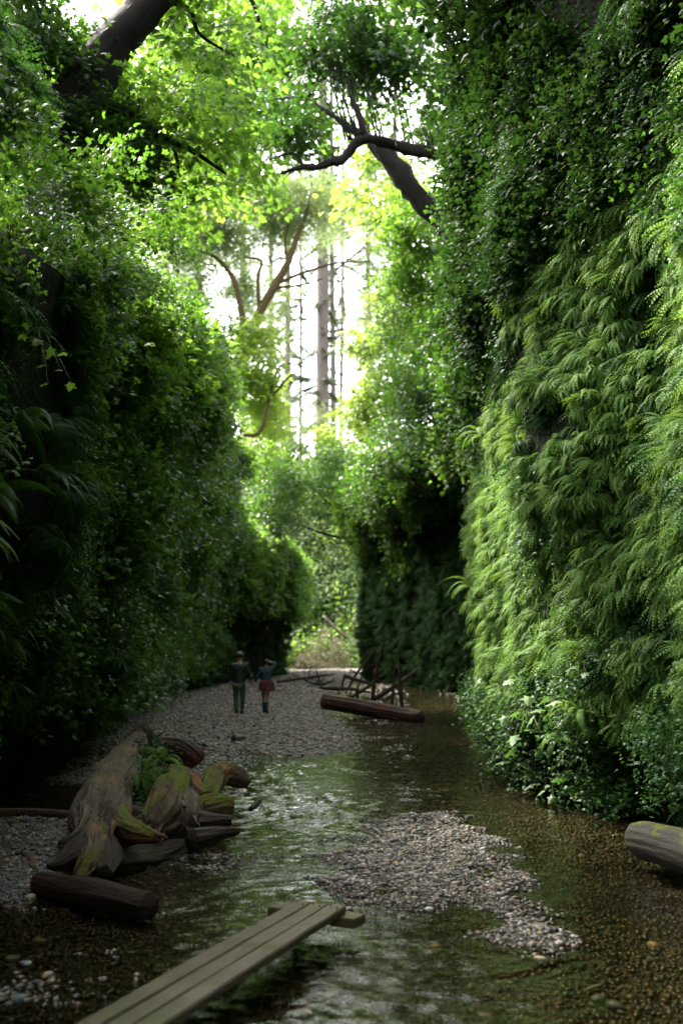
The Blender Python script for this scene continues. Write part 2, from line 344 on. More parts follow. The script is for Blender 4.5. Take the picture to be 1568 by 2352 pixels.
# ------------------------------------------------------------------ terrain: creek bed and water
def wlev(y): return np.clip((np.asarray(y, float) - 25) / 50, 0, None) * .62
def Gw(px, py, dz=0.0):
    z = 0.0
    for _ in range(6):
        p = G(px, py, z + dz); z = float(wlev(min(p[1], 95)))
    return p
def poly_sd(poly, X, Y):
    poly = np.asarray(poly); d = np.full(X.shape, 1e9); ins = np.zeros(X.shape, bool)
    for a, b in zip(poly, np.roll(poly, -1, 0)):
        e = b - a; wx, wy = X - a[0], Y - a[1]; t = np.clip((wx * e[0] + wy * e[1]) / (e @ e), 0, 1)
        d = np.minimum(d, np.hypot(wx - t * e[0], wy - t * e[1]))
        c = ((a[1] > Y) != (b[1] > Y)) & (X < (b[0] - a[0]) * (Y - a[1]) / (b[1] - a[1] + 1e-12) + a[0]); ins ^= c
    return np.where(ins, d, -d)
BARS = [([(1000, 1848), (1080, 1880), (1130, 1935), (1190, 1990), (1260, 2060), (1330, 2180), (1200, 2170), (1080, 2110), (960, 2080), (860, 2075), (760, 2030), (740, 1975), (860, 1920), (930, 1875)], .016),
        ([(285, 1668), (350, 1615), (430, 1582), (520, 1566), (640, 1552), (700, 1537), (760, 1531), (850, 1525), (850, 1540), (780, 1562), (745, 1600), (745, 1640), (795, 1690), (800, 1722), (690, 1735), (545, 1722), (530, 1760), (470, 1830), (400, 1800), (120, 1800)], .06),
        ([(-900, 1870), (60, 1885), (200, 1900), (190, 1980), (110, 2035), (20, 2075), (-900, 2100)], .08)]
BARW = [(np.array([Gw(*q)[:2] for q in b]), h) for b, h in BARS]
def ground_h(X, Y):
    X = np.asarray(X, float); Y = np.asarray(Y, float)
    q = np.stack([X, Y, X * 0], -1).reshape(-1, 3)
    n = fbm(q * .9, 3).reshape(X.shape); n2 = fbm(q * 3.5, 9, 2).reshape(X.shape)
    h = -.045 - .03 * n
    h = h - .06 * np.exp(-((X - 1.9 - .05 * (Y - 10)) / .8) ** 2) * (Y > 3)
    for poly, top in BARW:
        sd = poly_sd(poly, X, Y) + (.13 if top < .05 else 0) + .12 * n + .05 * n2
        w = 1 / (1 + np.exp(-sd / (.16 + .004 * Y)))
        h = h * (1 - w) + (top + .016 * n + .014 * n2) * w
    edge = np.clip((np.abs(X + .6) - 4.2) / 6, 0, 1)
    return h + .018 * n2 + .5 * edge * (Y < 30) + wlev(Y)
def terrain():
    xs = np.concatenate([np.linspace(-14, -5, 24, endpoint=False), np.linspace(-5, 4.6, 230), np.linspace(4.8, 16, 24)])
    ys = np.concatenate([np.linspace(-40, 2, 40, endpoint=False), np.linspace(2, 18, 330, endpoint=False), np.linspace(18, 40, 150, endpoint=False), np.linspace(40, 110, 120)])
    X, Y = np.meshgrid(xs, ys); Z = ground_h(X, Y)
    V = np.stack([X, Y, Z], -1).reshape(-1, 3); nx = len(xs)
    i, j = np.meshgrid(np.arange(len(ys) - 1), np.arange(nx - 1), indexing='ij'); a = (i * nx + j).ravel()
    me = mesh_data('creek_bed', V, np.stack([a, a + 1, a + nx + 1, a + nx], -1), M['bed'], True)
    under = np.clip(1 - (Z - wlev(Y) + .02) / .05, 0, 1)
    sand = np.clip(poly_sd(BARW[2][0], X, Y) * 3 + .4 + fbm(V * 2, 5).reshape(X.shape) * .4, 0, 1)
    col = np.stack([under, sand, under * 0, under * 0 + 1], -1).reshape(-1, 4).astype(np.float32)
    at = me.color_attributes.new('wetsand', 'FLOAT_COLOR', 'POINT'); at.data.foreach_set('color', col.ravel())
    link('creek_bed_ground', me, kind='structure', label='gravel bed of the shallow creek between the canyon walls')
terrain()
def water():
    xs = np.concatenate([np.linspace(-14, -4.6, 20, endpoint=False), np.linspace(-4.6, 5, 330), np.linspace(5.3, 16, 20)])
    ys = np.concatenate([np.linspace(-40, 3.2, 40, endpoint=False), np.linspace(3.2, 14, 400, endpoint=False), np.linspace(14, 34, 300, endpoint=False), np.linspace(34, 100, 90)])
    X, Y = np.meshgrid(xs, ys); Z = wlev(Y)
    q = np.stack([X * 3.4 + Y * .6, Y * 6.0 - X * 1.0, X * 0 + Y * .5], -1).reshape(-1, 3); q2 = np.stack([X * .7, Y * .5, X * 0], -1).reshape(-1, 3)
    warp = vnoise(q2 * 1.7, 3)[:, None] * 1.5
    rip = 1 - np.abs(fbm(q + warp, 61, 3)); am = .45 + .55 * ss(-.3, .5, vnoise(q2, 62))
    amp = .022 * (1 + .5 * ss(8, 14, Y)) * ss(1, 3, Y) * ss(60, 30, Y) * (np.abs(X) < 6)
    Z = Z + amp * ((rip - .6) * am).reshape(X.shape)
    V = np.stack([X, Y, Z], -1).reshape(-1, 3); nx = len(xs)
    i, j = np.meshgrid(np.arange(len(ys) - 1), np.arange(nx - 1), indexing='ij'); a = (i * nx + j).ravel()
    link('creek_water', mesh_data('creek_water', V, np.stack([a, a + 1, a + nx + 1, a + nx], -1), M['water'], True), kind='structure', label='clear shallow rippling creek water over pebbles')
water()

# ------------------------------------------------------------------ canyon walls
class Wall:
    def __init__(s, plan, side, H, prof):
        pl = np.asarray(plan, float); k = len(pl)
        fine = catmull(np.hstack([pl, np.zeros((k, 1))]), k * 60)[:, :2]
        d = np.concatenate([[0], np.cumsum(np.linalg.norm(np.diff(fine, axis=0), axis=1))]); s.L = d[-1]
        s.sg = np.linspace(0, s.L, int(s.L / .2)); s.p = np.stack([np.interp(s.sg, d, fine[:, i]) for i in (0, 1)], -1)
        t = np.gradient(s.p, axis=0); ker = np.ones(9) / 9
        t = np.stack([np.convolve(np.pad(t[:, i], 4, 'edge'), ker, 'valid') for i in (0, 1)], -1)
        t /= np.linalg.norm(t, axis=1)[:, None]
        s.n = np.stack([t[:, 1], -t[:, 0]], -1) if side < 0 else np.stack([-t[:, 1], t[:, 0]], -1)   # into the canyon
        s.H, s.prof, s.seed = H, prof, 11 if side > 0 else 29
    def at(s, u, z):
        p = np.stack([np.interp(u, s.sg, s.p[:, i]) for i in (0, 1)], -1); n = np.stack([np.interp(u, s.sg, s.n[:, i]) for i in (0, 1)], -1)
        off = s.prof(p[..., 1], z); q = np.stack([p[..., 0], p[..., 1], z], -1).reshape(-1, 3)
        off = off + .36 * fbm(q * .42, s.seed, 4).reshape(off.shape) * np.clip(z / 1.2 + .15, 0, 1)
        return np.concatenate([p + n * off[..., None], z[..., None]], -1), n
    def build(s, name, label):
        us = s.sg[::2]; zs = np.linspace(-.6, 1, 46)[:, None]
        U, T = np.meshgrid(us, np.linspace(0, 1, 46)); yy = np.interp(U, s.sg, s.p[:, 1]); Hh = s.H(yy)
        Z = -.6 + T * (Hh + .6); V, n = s.at(U, Z)
        rows = [V]
        top = V[-1]; nn = n[-1]
        for back, up in ((.6, .45), (2, 1.3), (6, 3.4), (14, 6), (45, 9), (160, 12)):
            r = top.copy(); r[:, :2] -= nn * back; r[:, 2] += up * (1 + .25 * vnoise(np.stack([top[:, 0] * .2, top[:, 1] * .2, top[:, 2] * 0 + back], -1), 5))
            rows.append(r[None])
        V = np.concatenate(rows); nr, nc = V.shape[:2]
        i, j = np.meshgrid(np.arange(nr - 1), np.arange(nc - 1), indexing='ij'); a = (i * nc + j).ravel()
        F = np.stack([a, a + 1, a + nc + 1, a + nc], -1)
        s.obj = link(name, mesh_data(name, V, F, M['wall'], True), kind='structure', label=label)
    def s_of_y(s, y): return np.interp(y, s.p[:, 1], s.sg)
RP = [(-7, -34), (-3, -29), (2.2, -19), (3.6, -8), (3.5, 2), (3.45, 7), (3.3, 9.9), (2.75, 12.5), (2.75, 16), (3.4, 21), (3.85, 23.6), (4.6, 25), (6.2, 27), (6.9, 33), (5.6, 42), (2.6, 52), (1.75, 55), (2.0, 59), (4, 66), (9, 78), (20, 90)]  # unseen rear stretch bends inward to cut low sky light
LP = [(-18, -34), (-9, -25), (-4.6, -16), (-3.9, -6), (-4.0, 8), (-4.1, 12.5), (-3.9, 14.7), (-5.0, 22), (-5.8, 27), (-6.6, 36), (-6.8, 44), (-5.7, 55), (-4.3, 64), (-4.1, 70), (-6, 78), (-15, 90), (-30, 100)]
right_wall = Wall(RP, 1, lambda y: 10.5 + 0 * y, lambda y, z: .25 * ss(1, 5, z) * (y < 200) - .25 * ss(4, 7, z) + .15 * ss(7, 10.5, z) - .35 * ss(1.3, 0, z) + 1.7 * ss(6.5, 9.5, z) * ss(24, 27, y) * ss(60, 50, y))
left_wall = Wall(LP, -1, lambda y: np.clip(5.2 + .25 * (y - 8), 5, 12.5) - 4.5 * ss(42, 56, y), lambda y, z: 1.1 * ss(.5, 3.2, z) * ss(16, 8, y) + (1.1 * ss(3, 8, z)) * ss(12, 20, y) * ss(52, 44, y) - .35 * ss(1.3, 0, z))
right_wall.build('canyon_wall_right', 'tall vertical canyon wall of dark earth behind the hanging ferns')
left_wall.build('canyon_wall_left', 'shaded vertical canyon wall of dark earth under leafy creepers')

def hill_z(X, Y):
    q = np.stack([X * .06, Y * .06, X * 0], -1).reshape(-1, 3)
    return .9 + 20 * ss(84, 108, Y + .02 * X * X) + 5 * ss(110, 260, Y) + 1.2 * vnoise(q, 4).reshape(X.shape) * ss(84, 92, Y) - 2 * ss(86, 80, Y)
def hill():
    xs = np.linspace(-260, 260, 105); ys = np.concatenate([np.linspace(78, 130, 50), np.linspace(136, 900, 40)]); X, Y = np.meshgrid(xs, ys); Z = hill_z(X, Y)
    V = np.stack([X, Y, Z], -1).reshape(-1, 3); nx = len(xs)
    i, j = np.meshgrid(np.arange(len(ys) - 1), np.arange(nx - 1), indexing='ij'); a = (i * nx + j).ravel()
    link('wooded_hill', mesh_data('wooded_hill', V, np.stack([a, a + 1, a + nx + 1, a + nx], -1), M['wall'], True), kind='structure', label='hillside that closes the far end of the canyon')
hill()

# ------------------------------------------------------------------ plant pieces
def maple_shape(size, lobes=5):
    """a lobed leaf in local x (along) / y (across), slightly cupped"""
    if lobes == 1:
        V = np.array([[0, 0, 0], [.45, .3, .05], [1, 0, -.12], [.45, -.3, .05]]); return V * size, np.array([[0, 1, 2], [0, 2, 3]])
    if lobes == 3:
        o = [(0, 0), (.05, .42), (.42, .55), (.5, .22), (1, 0), (.5, -.22), (.42, -.55), (.05, -.42)]
    else:
        o = [(0, 0), (-.12, .35), (.2, .3), (.38, .62), (.5, .25), (.72, .24), (1, 0), (.72, -.24), (.5, -.25), (.38, -.62), (.2, -.3), (-.12, -.35)]
    V = [(.25, 0, .06)] + [(x, y, -.28 * (abs(y) ** 1.5) - .12 * x * x) for x, y in o]
    k = len(o); F = [(0, i + 1, (i + 1) % k + 1) for i in range(k)]
    return np.array(V) * size, np.array(F)
def rot_frames(yaw, pitch, roll):
    cy_, sy_, cp, sp, cr, sr = np.cos(yaw), np.sin(yaw), np.cos(pitch), np.sin(pitch), np.cos(roll), np.sin(roll)
    z = 0 * yaw; o = z + 1
    Rz = np.stack([np.stack([cy_, -sy_, z], -1), np.stack([sy_, cy_, z], -1), np.stack([z, z, o], -1)], -2)
    Ry = np.stack([np.stack([cp, z, sp], -1), np.stack([z, o, z], -1), np.stack([-sp, z, cp], -1)], -2)
    Rx = np.stack([np.stack([o, z, z], -1), np.stack([z, cr, -sr], -1), np.stack([z, sr, cr], -1)], -2)
    return Rz @ Ry @ Rx
def leaves_at(pts, yaw, pitch, roll, size, lobes):
    V0, F0 = maple_shape(1.0, lobes); n = len(pts)
    V = np.einsum('nij,kj->nki', rot_frames(yaw, pitch, roll), V0) * size[:, None, None] + pts[:, None, :]
    F = F0[None] + (np.arange(n) * len(V0))[:, None, None]
    return V.reshape(-1, 3), F.reshape(-1, 3)
def bough_mesh(name, mat, n=90, rad=1.0, size=.15, lobes=5, flat=.3, droop=.3, seed=0, out=False):
    """a leafy branch end: twigs radiating with leaves held in loose layers; `out` grows it along +X from the origin"""
    r = np.random.default_rng(seed); mb = MB(); P_ = []; Y_ = []
    nt_ = 7
    for k in range(nt_):
        if out: a = r.uniform(-1.1, 1.1); el = r.uniform(-.5, .7)
        else: a = k / nt_ * 6.283 + r.uniform(-.3, .3); el = r.uniform(-.3, .35)
        L_ = rad * r.uniform(.6, 1.05); d = np.array([math.cos(a) * math.cos(el), math.sin(a) * math.cos(el), math.sin(el)])
        t = np.linspace(0, 1, 4)[:, None]; pts = d * t * L_; pts[:, 2] -= droop * L_ * t[:, 0] ** 2
        V, F3, F4 = tube(pts, [.012 * rad, .009 * rad, .006 * rad, .003 * rad], seg=3, n=4); mb.add(V, F3, F4)
        m = n // nt_; tt = r.uniform(.15, 1.05, m) ** .8
        c = d * tt[:, None] * L_; c[:, 2] -= droop * L_ * tt ** 2
        c += r.normal(0, 1, (m, 3)) * np.array([.16, .16, flat * .4]) * rad
        P_.append(c); Y_.append(a + r.normal(0, .9, m))
    P_ = np.concatenate(P_); Y_ = np.concatenate(Y_); m = len(P_)
    V, F = leaves_at(P_, Y_, r.normal(.35, .35, m), r.normal(0, .4, m), size * r.uniform(.6, 1.25, m), lobes); mb.add(V, F)
    return mb.data(name, mat)
def frond_mesh(name, mat, L_=.5, w=.07, pairs=20, droop=1.0, rise=.5, seg=7):
    """one fern frond: arching midrib along +X with paired leaflets"""
    mb = MB(); t = np.linspace(0, 1, seg)
    def curve(t): 
        a = rise * t - droop * t ** 2 * 1.0
        return np.stack([L_ * (t - .28 * droop * t ** 2.2), 0 * t, L_ * a * .75], -1)
    V, F3, F4 = tube(curve(t), .0035 * (1 - .8 * t) * (L_ / .5), seg=3, n=seg); mb.add(V, F3, F4)
    tt = np.repeat(np.linspace(.1, .98, pairs), 2); sgn = np.tile([1, -1], pairs)
    c = curve(tt); T = curve(tt + .01) - c; T /= np.linalg.norm(T, axis=1)[:, None]
    wl = w * np.sin(np.pi * np.clip(tt, 0, 1) ** .75) ** .6 * (1.05 - .35 * tt) + .006
    S = np.stack([0 * tt, sgn, 0 * tt], -1); D_ = S * .9 + T * .38; D_[:, 2] -= .25; D_ /= np.linalg.norm(D_, axis=1)[:, None]
    hw = L_ / pairs * .29
    a = c - T * hw; b = c + T * hw; mid = c + D_ * wl[:, None] * .6; tip = c + D_ * wl[:, None] * 1.0; tip[:, 2] -= wl * .18
    V = np.stack([a, mid - T * hw * .8, tip, mid + T * hw * .9, b], 1).reshape(-1, 3)
    k = np.arange(len(tt))[:, None] * 5; F = np.concatenate([k + [0, 1, 4], k + [1, 3, 4], k + [1, 2, 3]])
    mb.add(V, F); return mb.data(name, mat)
def fan_frond(name, mat, seed, L_=.2, nf=8):
    """five-finger fern frond: a thin stalk that ends in a fan of narrow toothed fingers, all drooping"""
    r = np.random.default_rng(seed); mb = MB()
    t = np.linspace(0, 1, 4); st_ = np.stack([.13 * t, 0 * t, .05 * t - .04 * t * t], -1); V, F3, F4 = tube(st_, [.0018] * 4, seg=3, n=4); mb.add(V, F3, F4)
    for k in range(nf):
        a = (k / (nf - 1) - .5) * 2.3 + r.normal(0, .08); l = L_ * (1.15 - .55 * abs(a) / 1.15) * r.uniform(.85, 1.1); dr = r.uniform(.9, 1.3)
        m = 11; tt = np.linspace(.04, 1, m)
        def cv(u): return st_[-1] + np.stack([math.cos(a) * l * (u - .45 * dr * u ** 2 * .8), math.sin(a) * l * (u - .25 * u ** 2), l * (.12 * u - .75 * dr * u ** 1.7)], -1)
        c = cv(tt); T = cv(tt + .02) - c; T /= np.linalg.norm(T, axis=1)[:, None]; S = np.cross(T, [0, 0, 1.0]) + 1e-6; S /= np.linalg.norm(S, axis=1)[:, None]
        w = .015 * (np.sin(np.pi * np.clip(tt, .06, 1) ** .6) ** .5 * .8 + .25); hw = l / m * .42
        for sg in (1, -1):
            e = c + S * sg * w[:, None] + T * .004; e[:, 2] -= .003
            V = np.stack([c - T * hw, e - T * hw * .7, e + T * hw * .6, c + T * hw], 1).reshape(-1, 3); mb.add(V, None, np.arange(len(V)).reshape(-1, 4))
    return mb.data(name, mat)
def frond_set(seed, n=8):
    r = np.random.default_rng(seed); out = []
    for k in range(n):
        yaw = (k - (n - 1) / 2) / n * 2.6 + r.normal(0, .2); out.append((yaw, r.normal(-.05, .25), r.normal(0, .3), r.uniform(.6, 1.15)))
    return out
def merge(name, src, xf, mat):
    nv = len(src.vertices); V = np.empty(nv * 3); src.vertices.foreach_get('co', V); V = V.reshape(-1, 3)
    src.calc_loop_triangles(); T = np.empty(len(src.loop_triangles) * 3, int); src.loop_triangles.foreach_get('vertices', T); T = T.reshape(-1, 3)
    mb = MB()
    for yaw, pitch, roll, sc in xf:
        m = np.array(Euler((roll, pitch, yaw), 'XYZ').to_matrix()); mb.add(V @ m.T * sc, T)
    return mb.data(name, mat)

F_ = {}
F_['frond'] = [fan_frond('frond', M['fern'], k) for k in range(4)]
F_['frond_dark'] = [fan_frond('frond', M['fern_dark'], k + 7, .26) for k in range(3)]
F_['frond_big'] = [frond_mesh('frond', M['fern_big'], .95, .115, 34, d, r_, 9) for d, r_ in ((.95, .6), (1.2, .8), (.8, .45))]
F_['frond_long'] = [frond_mesh('frond', M['fern'], .8, .085, 30, d, r_, 9) for d, r_ in ((1.0, .6), (1.25, .8))]
CL = {}
CL['fern'] = [merge('fern_tuft', F_['frond'][k], frond_set(k + 3, 6), M['fern']) for k in range(3)]
CL['fern_dark'] = [merge('fern_tuft', F_['frond_dark'][k], frond_set(k + 33, 8), M['fern_dark']) for k in range(3)]
CL['wallleaf'] = [bough_mesh('leafy_spray', M['wallleaf'], 84, .55, .085, 3, .5, .5, k, True) for k in range(3)]
CL['wallleaf_bright'] = [bough_mesh('leafy_spray', M['maple'], 84, .55, .095, 3, .5, .5, k + 5, True) for k in range(3)]
CL['shade_leaf'] = [bough_mesh('leafy_spray', M['shade_leaf'], 84, .55, .085, 3, .5, .5, k + 80, True) for k in range(3)]
CL['ivy'] = [bough_mesh('ivy_spray', M['ivy'], 98, .4, .05, 3, .6, .6, k + 9, True) for k in range(3)]
CL['hill'] = [bough_mesh('shrub_spray', M['pale'], 70, 1.4, .3, 1, .7, .3, k + 15, False) for k in range(3)]
CL['hillg'] = [bough_mesh('shrub_spray', M['maple'], 70, 1.4, .26, 3, .7, .3, k + 18, False) for k in range(2)]
B = {}
B['maple'] = [bough_mesh('leafy_bough', M['maple'], 98, 1.0, .17, 5, .3, .25, k + 20) for k in range(4)]
B['maple_dark'] = [bough_mesh('leafy_bough', M['maple_dark'], 105, 1.0, .16, 5, .35, .3, k + 30) for k in range(4)]
B['bright'] = [bough_mesh('leafy_bough', M['bright'], 98, 1.0, .17, 5, .35, .3, k + 40) for k in range(4)]
B['shade_leaf'] = [bough_mesh('leafy_bough', M['shade_leaf'], 126, 1.0, .13, 3, .5, .4, k + 90) for k in range(4)]
B['pale'] = [bough_mesh('leafy_bough', M['pale'], 150, 1.0, .12, 1, .4, .2, k + 50) for k in range(4)]
B['shrub'] = [bough_mesh('leafy_bough', M['wallleaf'], 126, 1.0, .14, 3, .6, .3, k + 60) for k in range(4)]
def conifer_mesh(seed):
    r = np.random.default_rng(seed); mb = MB()
    t = np.linspace(0, 1, 5)[:, None]; ax = np.array([1, 0, -.12]) * t; ax[:, 2] -= .22 * t[:, 0] ** 2
    V, F3, F4 = tube(ax, [.018, .014, .01, .007, .003], seg=3, n=5); mb.add(V, F3, F4)
    m = 90; tt = np.repeat(np.linspace(.12, 1, m // 2), 2); sg = np.tile([1, -1], m // 2)
    c = np.stack([tt, 0 * tt, -.12 * tt - .22 * tt ** 2], -1); l = (.34 * (1 - tt * .7)) * r.uniform(.6, 1.1, m)
    e = c + np.stack([l * .45, sg * l * .8, -l * r.uniform(.3, 1.1, m)], -1); w = .02
    V = np.stack([c + [w, 0, 0], c - [w, 0, 0], e], 1).reshape(-1, 3); mb.add(V, np.arange(len(V)).reshape(-1, 3))
    mid = (c + e) / 2; e2 = mid + np.stack([l * .3, sg * l * .1, -l * .5], -1); V = np.stack([mid + [w, 0, 0], mid - [w, 0, 0], e2], 1).reshape(-1, 3); mb.add(V, np.arange(len(V)).reshape(-1, 3))
    return mb.data('conifer_bough', M['conifer'])
B['conifer'] = [conifer_mesh(k) for k in range(3)]

# ------------------------------------------------------------------ scattered cover (only what nobody could count)
def scatter(name, pts, rot, scl, protos, label, seed=0):
    col = bpy.data.collections.new(name + '_pieces')
    for k, me in enumerate(protos):
        o = bpy.data.objects.new('%s_piece' % name, me); col.objects.link(o)
    n = len(pts); me = bpy.data.meshes.new(name); me.vertices.add(n); me.vertices.foreach_set('co', np.asarray(pts, np.float32).ravel())
    a = me.attributes.new('rot', 'FLOAT_VECTOR', 'POINT'); a.data.foreach_set('vector', np.asarray(rot, np.float32).ravel())
    a = me.attributes.new('scl', 'FLOAT', 'POINT'); a.data.foreach_set('value', np.asarray(scl, np.float32))
    a = me.attributes.new('pick', 'INT', 'POINT'); a.data.foreach_set('value', np.random.default_rng(seed).integers(0, len(protos), n).astype(np.int32))
    o = link(name, me, kind='stuff', label=label)
    g = bpy.data.node_groups.new(name, 'GeometryNodeTree')
    g.interface.new_socket('Geometry', in_out='INPUT', socket_type='NodeSocketGeometry'); g.interface.new_socket('Geometry', in_out='OUTPUT', socket_type='NodeSocketGeometry')
    gi = g.nodes.new('NodeGroupInput'); go = g.nodes.new('NodeGroupOutput'); ip = g.nodes.new('GeometryNodeInstanceOnPoints'); ci = g.nodes.new('GeometryNodeCollectionInfo')
    ci.inputs['Collection'].default_value = col; ci.inputs['Separate Children'].default_value = True; ci.inputs['Reset Children'].default_value = True
    def att(nm, ty):
        x = g.nodes.new('GeometryNodeInputNamedAttribute'); x.data_type = ty; x.inputs['Name'].default_value = nm; return x.outputs['Attribute']
    L = g.links; L.new(gi.outputs[0], ip.inputs['Points']); L.new(ci.outputs[0], ip.inputs['Instance']); ip.inputs['Pick Instance'].default_value = True
    L.new(att('pick', 'INT'), ip.inputs['Instance Index']); e2r = g.nodes.new('FunctionNodeEulerToRotation'); L.new(att('rot', 'FLOAT_VECTOR'), e2r.inputs[0]); L.new(e2r.outputs[0], ip.inputs['Rotation'])
    L.new(att('scl', 'FLOAT'), ip.inputs['Scale']); L.new(ip.outputs[0], go.inputs[0])
    md = o.modifiers.new('scatter', 'NODES'); md.node_group = g
    return o
def on_wall(w, n, y0, y1, z0, z1, seed, keep=None, stand=0.0, jit=.7, bulge=.3):
    r = np.random.default_rng(seed); s0, s1 = w.s_of_y(y0), w.s_of_y(y1)
    u = r.uniform(s0, s1, n); z = r.uniform(z0, z1, n) if not callable(z1) else z0 + r.uniform(0, 1, n) * (z1(np.interp(u, w.sg, w.p[:, 1])) - z0)
    p, nn = w.at(u, z)
    p[:, :2] += nn * (stand + bulge * np.clip(fbm(p * .75, seed + 3, 3), -.1, 1.2) ** 1)[:, None]
    ok = np.ones(n, bool) if keep is None else keep(p, r)
    p, nn = p[ok], nn[ok]; m = len(p); yaw = np.arctan2(nn[:, 1], nn[:, 0]) + r.normal(0, jit, m)
    rot = np.stack([r.normal(0, .35, m), r.normal(0, .38, m), yaw], -1)
    return p, rot, r

# right wall: hanging ferns
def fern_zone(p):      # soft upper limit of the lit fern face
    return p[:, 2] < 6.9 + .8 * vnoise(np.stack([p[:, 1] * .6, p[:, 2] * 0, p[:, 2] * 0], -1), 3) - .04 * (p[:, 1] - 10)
def keep_fern(p, r):
    gap = fbm(p * .9, 21, 2); return fern_zone(p) & (gap > -.42) & (p[:, 2] > .75 + .3 * vnoise(p * .7, 8) + .3 * ss(15, 11, p[:, 1]))
pf, rf, r_ = on_wall(right_wall, 9500, 7.0, 24.6, .5, 8, 101, keep_fern, .03, .45, .28)
size_ = 1 / np.hypot(pf[:, 0], pf[:, 1]); visible = (np.abs(pf[:, 0] / pf[:, 1]) < .345) & ((pf[:, 2] - 1.75) / pf[:, 1] < .7)
near = np.argsort(-(size_ * visible))[:270]; mask = np.zeros(len(pf), bool); mask[near] = True
def fern_thing(p, rot, sc, kindf, seed, label, group, name='fern', n=6):
    e = link(name, None, loc=p, rot=(rot[0] * .6, rot[1] * .6, rot[2]), scale=sc, label=label, cat='fern', group=group)
    for yaw, pitch, roll, s in frond_set(seed, n):
        link('frond', random.choice(F_[kindf]), e, rot=(roll, pitch, yaw), scale=s)
    return e
for k in near:
    z_, y_ = pf[k, 2], pf[k, 1]
    hi = ['at the foot', 'at knee height', 'at head height', 'twice head height up', 'half way up', 'high', 'at the very top'][min(6, int(z_ / 1.05))]
    fa = 'above the mossy log' if y_ < 10 else 'beside the gravel bar' if y_ < 12 else 'above the lower thimbleberry' if y_ < 14.5 else 'above the pale thimbleberry' if y_ < 18 else 'by the recess corner'
    fern_thing(pf[k], rf[k], random.uniform(.85, 1.5), 'frond', int(k), 'light green fern %s of the lit wall, %s' % (hi, fa) if hi in ('at the foot', 'at the very top') else 'light green fern %s on the lit wall, %s' % (hi, fa), 'ferns of the lit wall %s %s' % (hi, fa))
scatter('fern_foliage', pf[~mask], rf[~mask], np.random.default_rng(1).uniform(.75, 1.45, (~mask).sum()), CL['fern'], 'dense light green ferns draping the lit right canyon wall')
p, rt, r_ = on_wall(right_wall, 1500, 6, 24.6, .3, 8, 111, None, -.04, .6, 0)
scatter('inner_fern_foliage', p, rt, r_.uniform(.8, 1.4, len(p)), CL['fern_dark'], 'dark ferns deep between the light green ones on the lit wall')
# darker ferns above and on the recess
p, rt, r_ = on_wall(right_wall, 700, 7, 24, 1.0, 7, 112, lambda p, r: fern_zone(p) & (fbm(p * .6, 51, 2) > .25), .12)
scatter('climbing_leaf_foliage', p, rt, r_.uniform(.6, 1.1, len(p)), CL['ivy'], 'small glossy leaves mixed among the ferns of the lit wall')
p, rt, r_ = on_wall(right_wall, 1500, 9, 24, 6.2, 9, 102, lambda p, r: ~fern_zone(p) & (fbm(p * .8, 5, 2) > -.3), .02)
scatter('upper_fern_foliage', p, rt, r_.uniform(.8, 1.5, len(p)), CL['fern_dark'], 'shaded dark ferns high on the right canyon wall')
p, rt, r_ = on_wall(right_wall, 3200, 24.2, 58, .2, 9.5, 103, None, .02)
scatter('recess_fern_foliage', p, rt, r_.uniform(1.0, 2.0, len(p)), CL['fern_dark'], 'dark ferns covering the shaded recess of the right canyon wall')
# leafy cover high on the right wall, leaning out
p, rt, r_ = on_wall(right_wall, 3400, 5, 24.5, 6.6, 11.0, 104, lambda p, r: fbm(p * .7, 7, 2) > -.5, .15)
sc_ = r_.uniform(.5, .9, len(p)) * (1 + .6 * ss(8, 20, p[:, 1])); fr = p[:, 1] + 2.5 * vnoise(p * .6, 14) > 18.5
scatter('upper_leaf_foliage', p[~fr], rt[~fr], sc_[~fr], CL['shade_leaf'], 'dark leafy shrubs hanging over the top of the right canyon wall')
scatter('corner_leaf_foliage', p[fr], rt[fr], sc_[fr], CL['wallleaf'], 'green leafy shrubs over the corner of the lit fern wall')
p, rt, r_ = on_wall(right_wall, 2400, 24.0, 62, 5.0, 10.8, 105, lambda p, r: p[:, 2] > 8.6 + 1.8 * vnoise(p * .45, 12) - 1.5 * ss(40, 56, p[:, 1]), .2, .7, .6)
scatter('rim_leaf_foliage', p, rt, r_.uniform(1.0, 1.9, len(p)), CL['wallleaf_bright'], 'leafy shrubs spilling over the rim of the right canyon recess')
# small glossy leaves along the foot of the right wall
p, rt, r_ = on_wall(right_wall, 1100, 8.0, 25, .12, 1.4, 106, lambda p, r: (r.uniform(0, 1, len(p)) < .3 + .7 * ss(13, 16, p[:, 1])) & (p[:, 2] < 1.2 + .5 * vnoise(p * .8, 8) + .5 * ss(17, 21, p[:, 1]) + .6 * ss(15, 11, p[:, 1])) & (fbm(p * 1.1, 9, 2) > -.35), .08)
scatter('foot_leaf_foliage', p, rt, r_.uniform(.7, 1.3, len(p)), CL['ivy'], 'small glossy leaves along the foot of the right canyon wall')

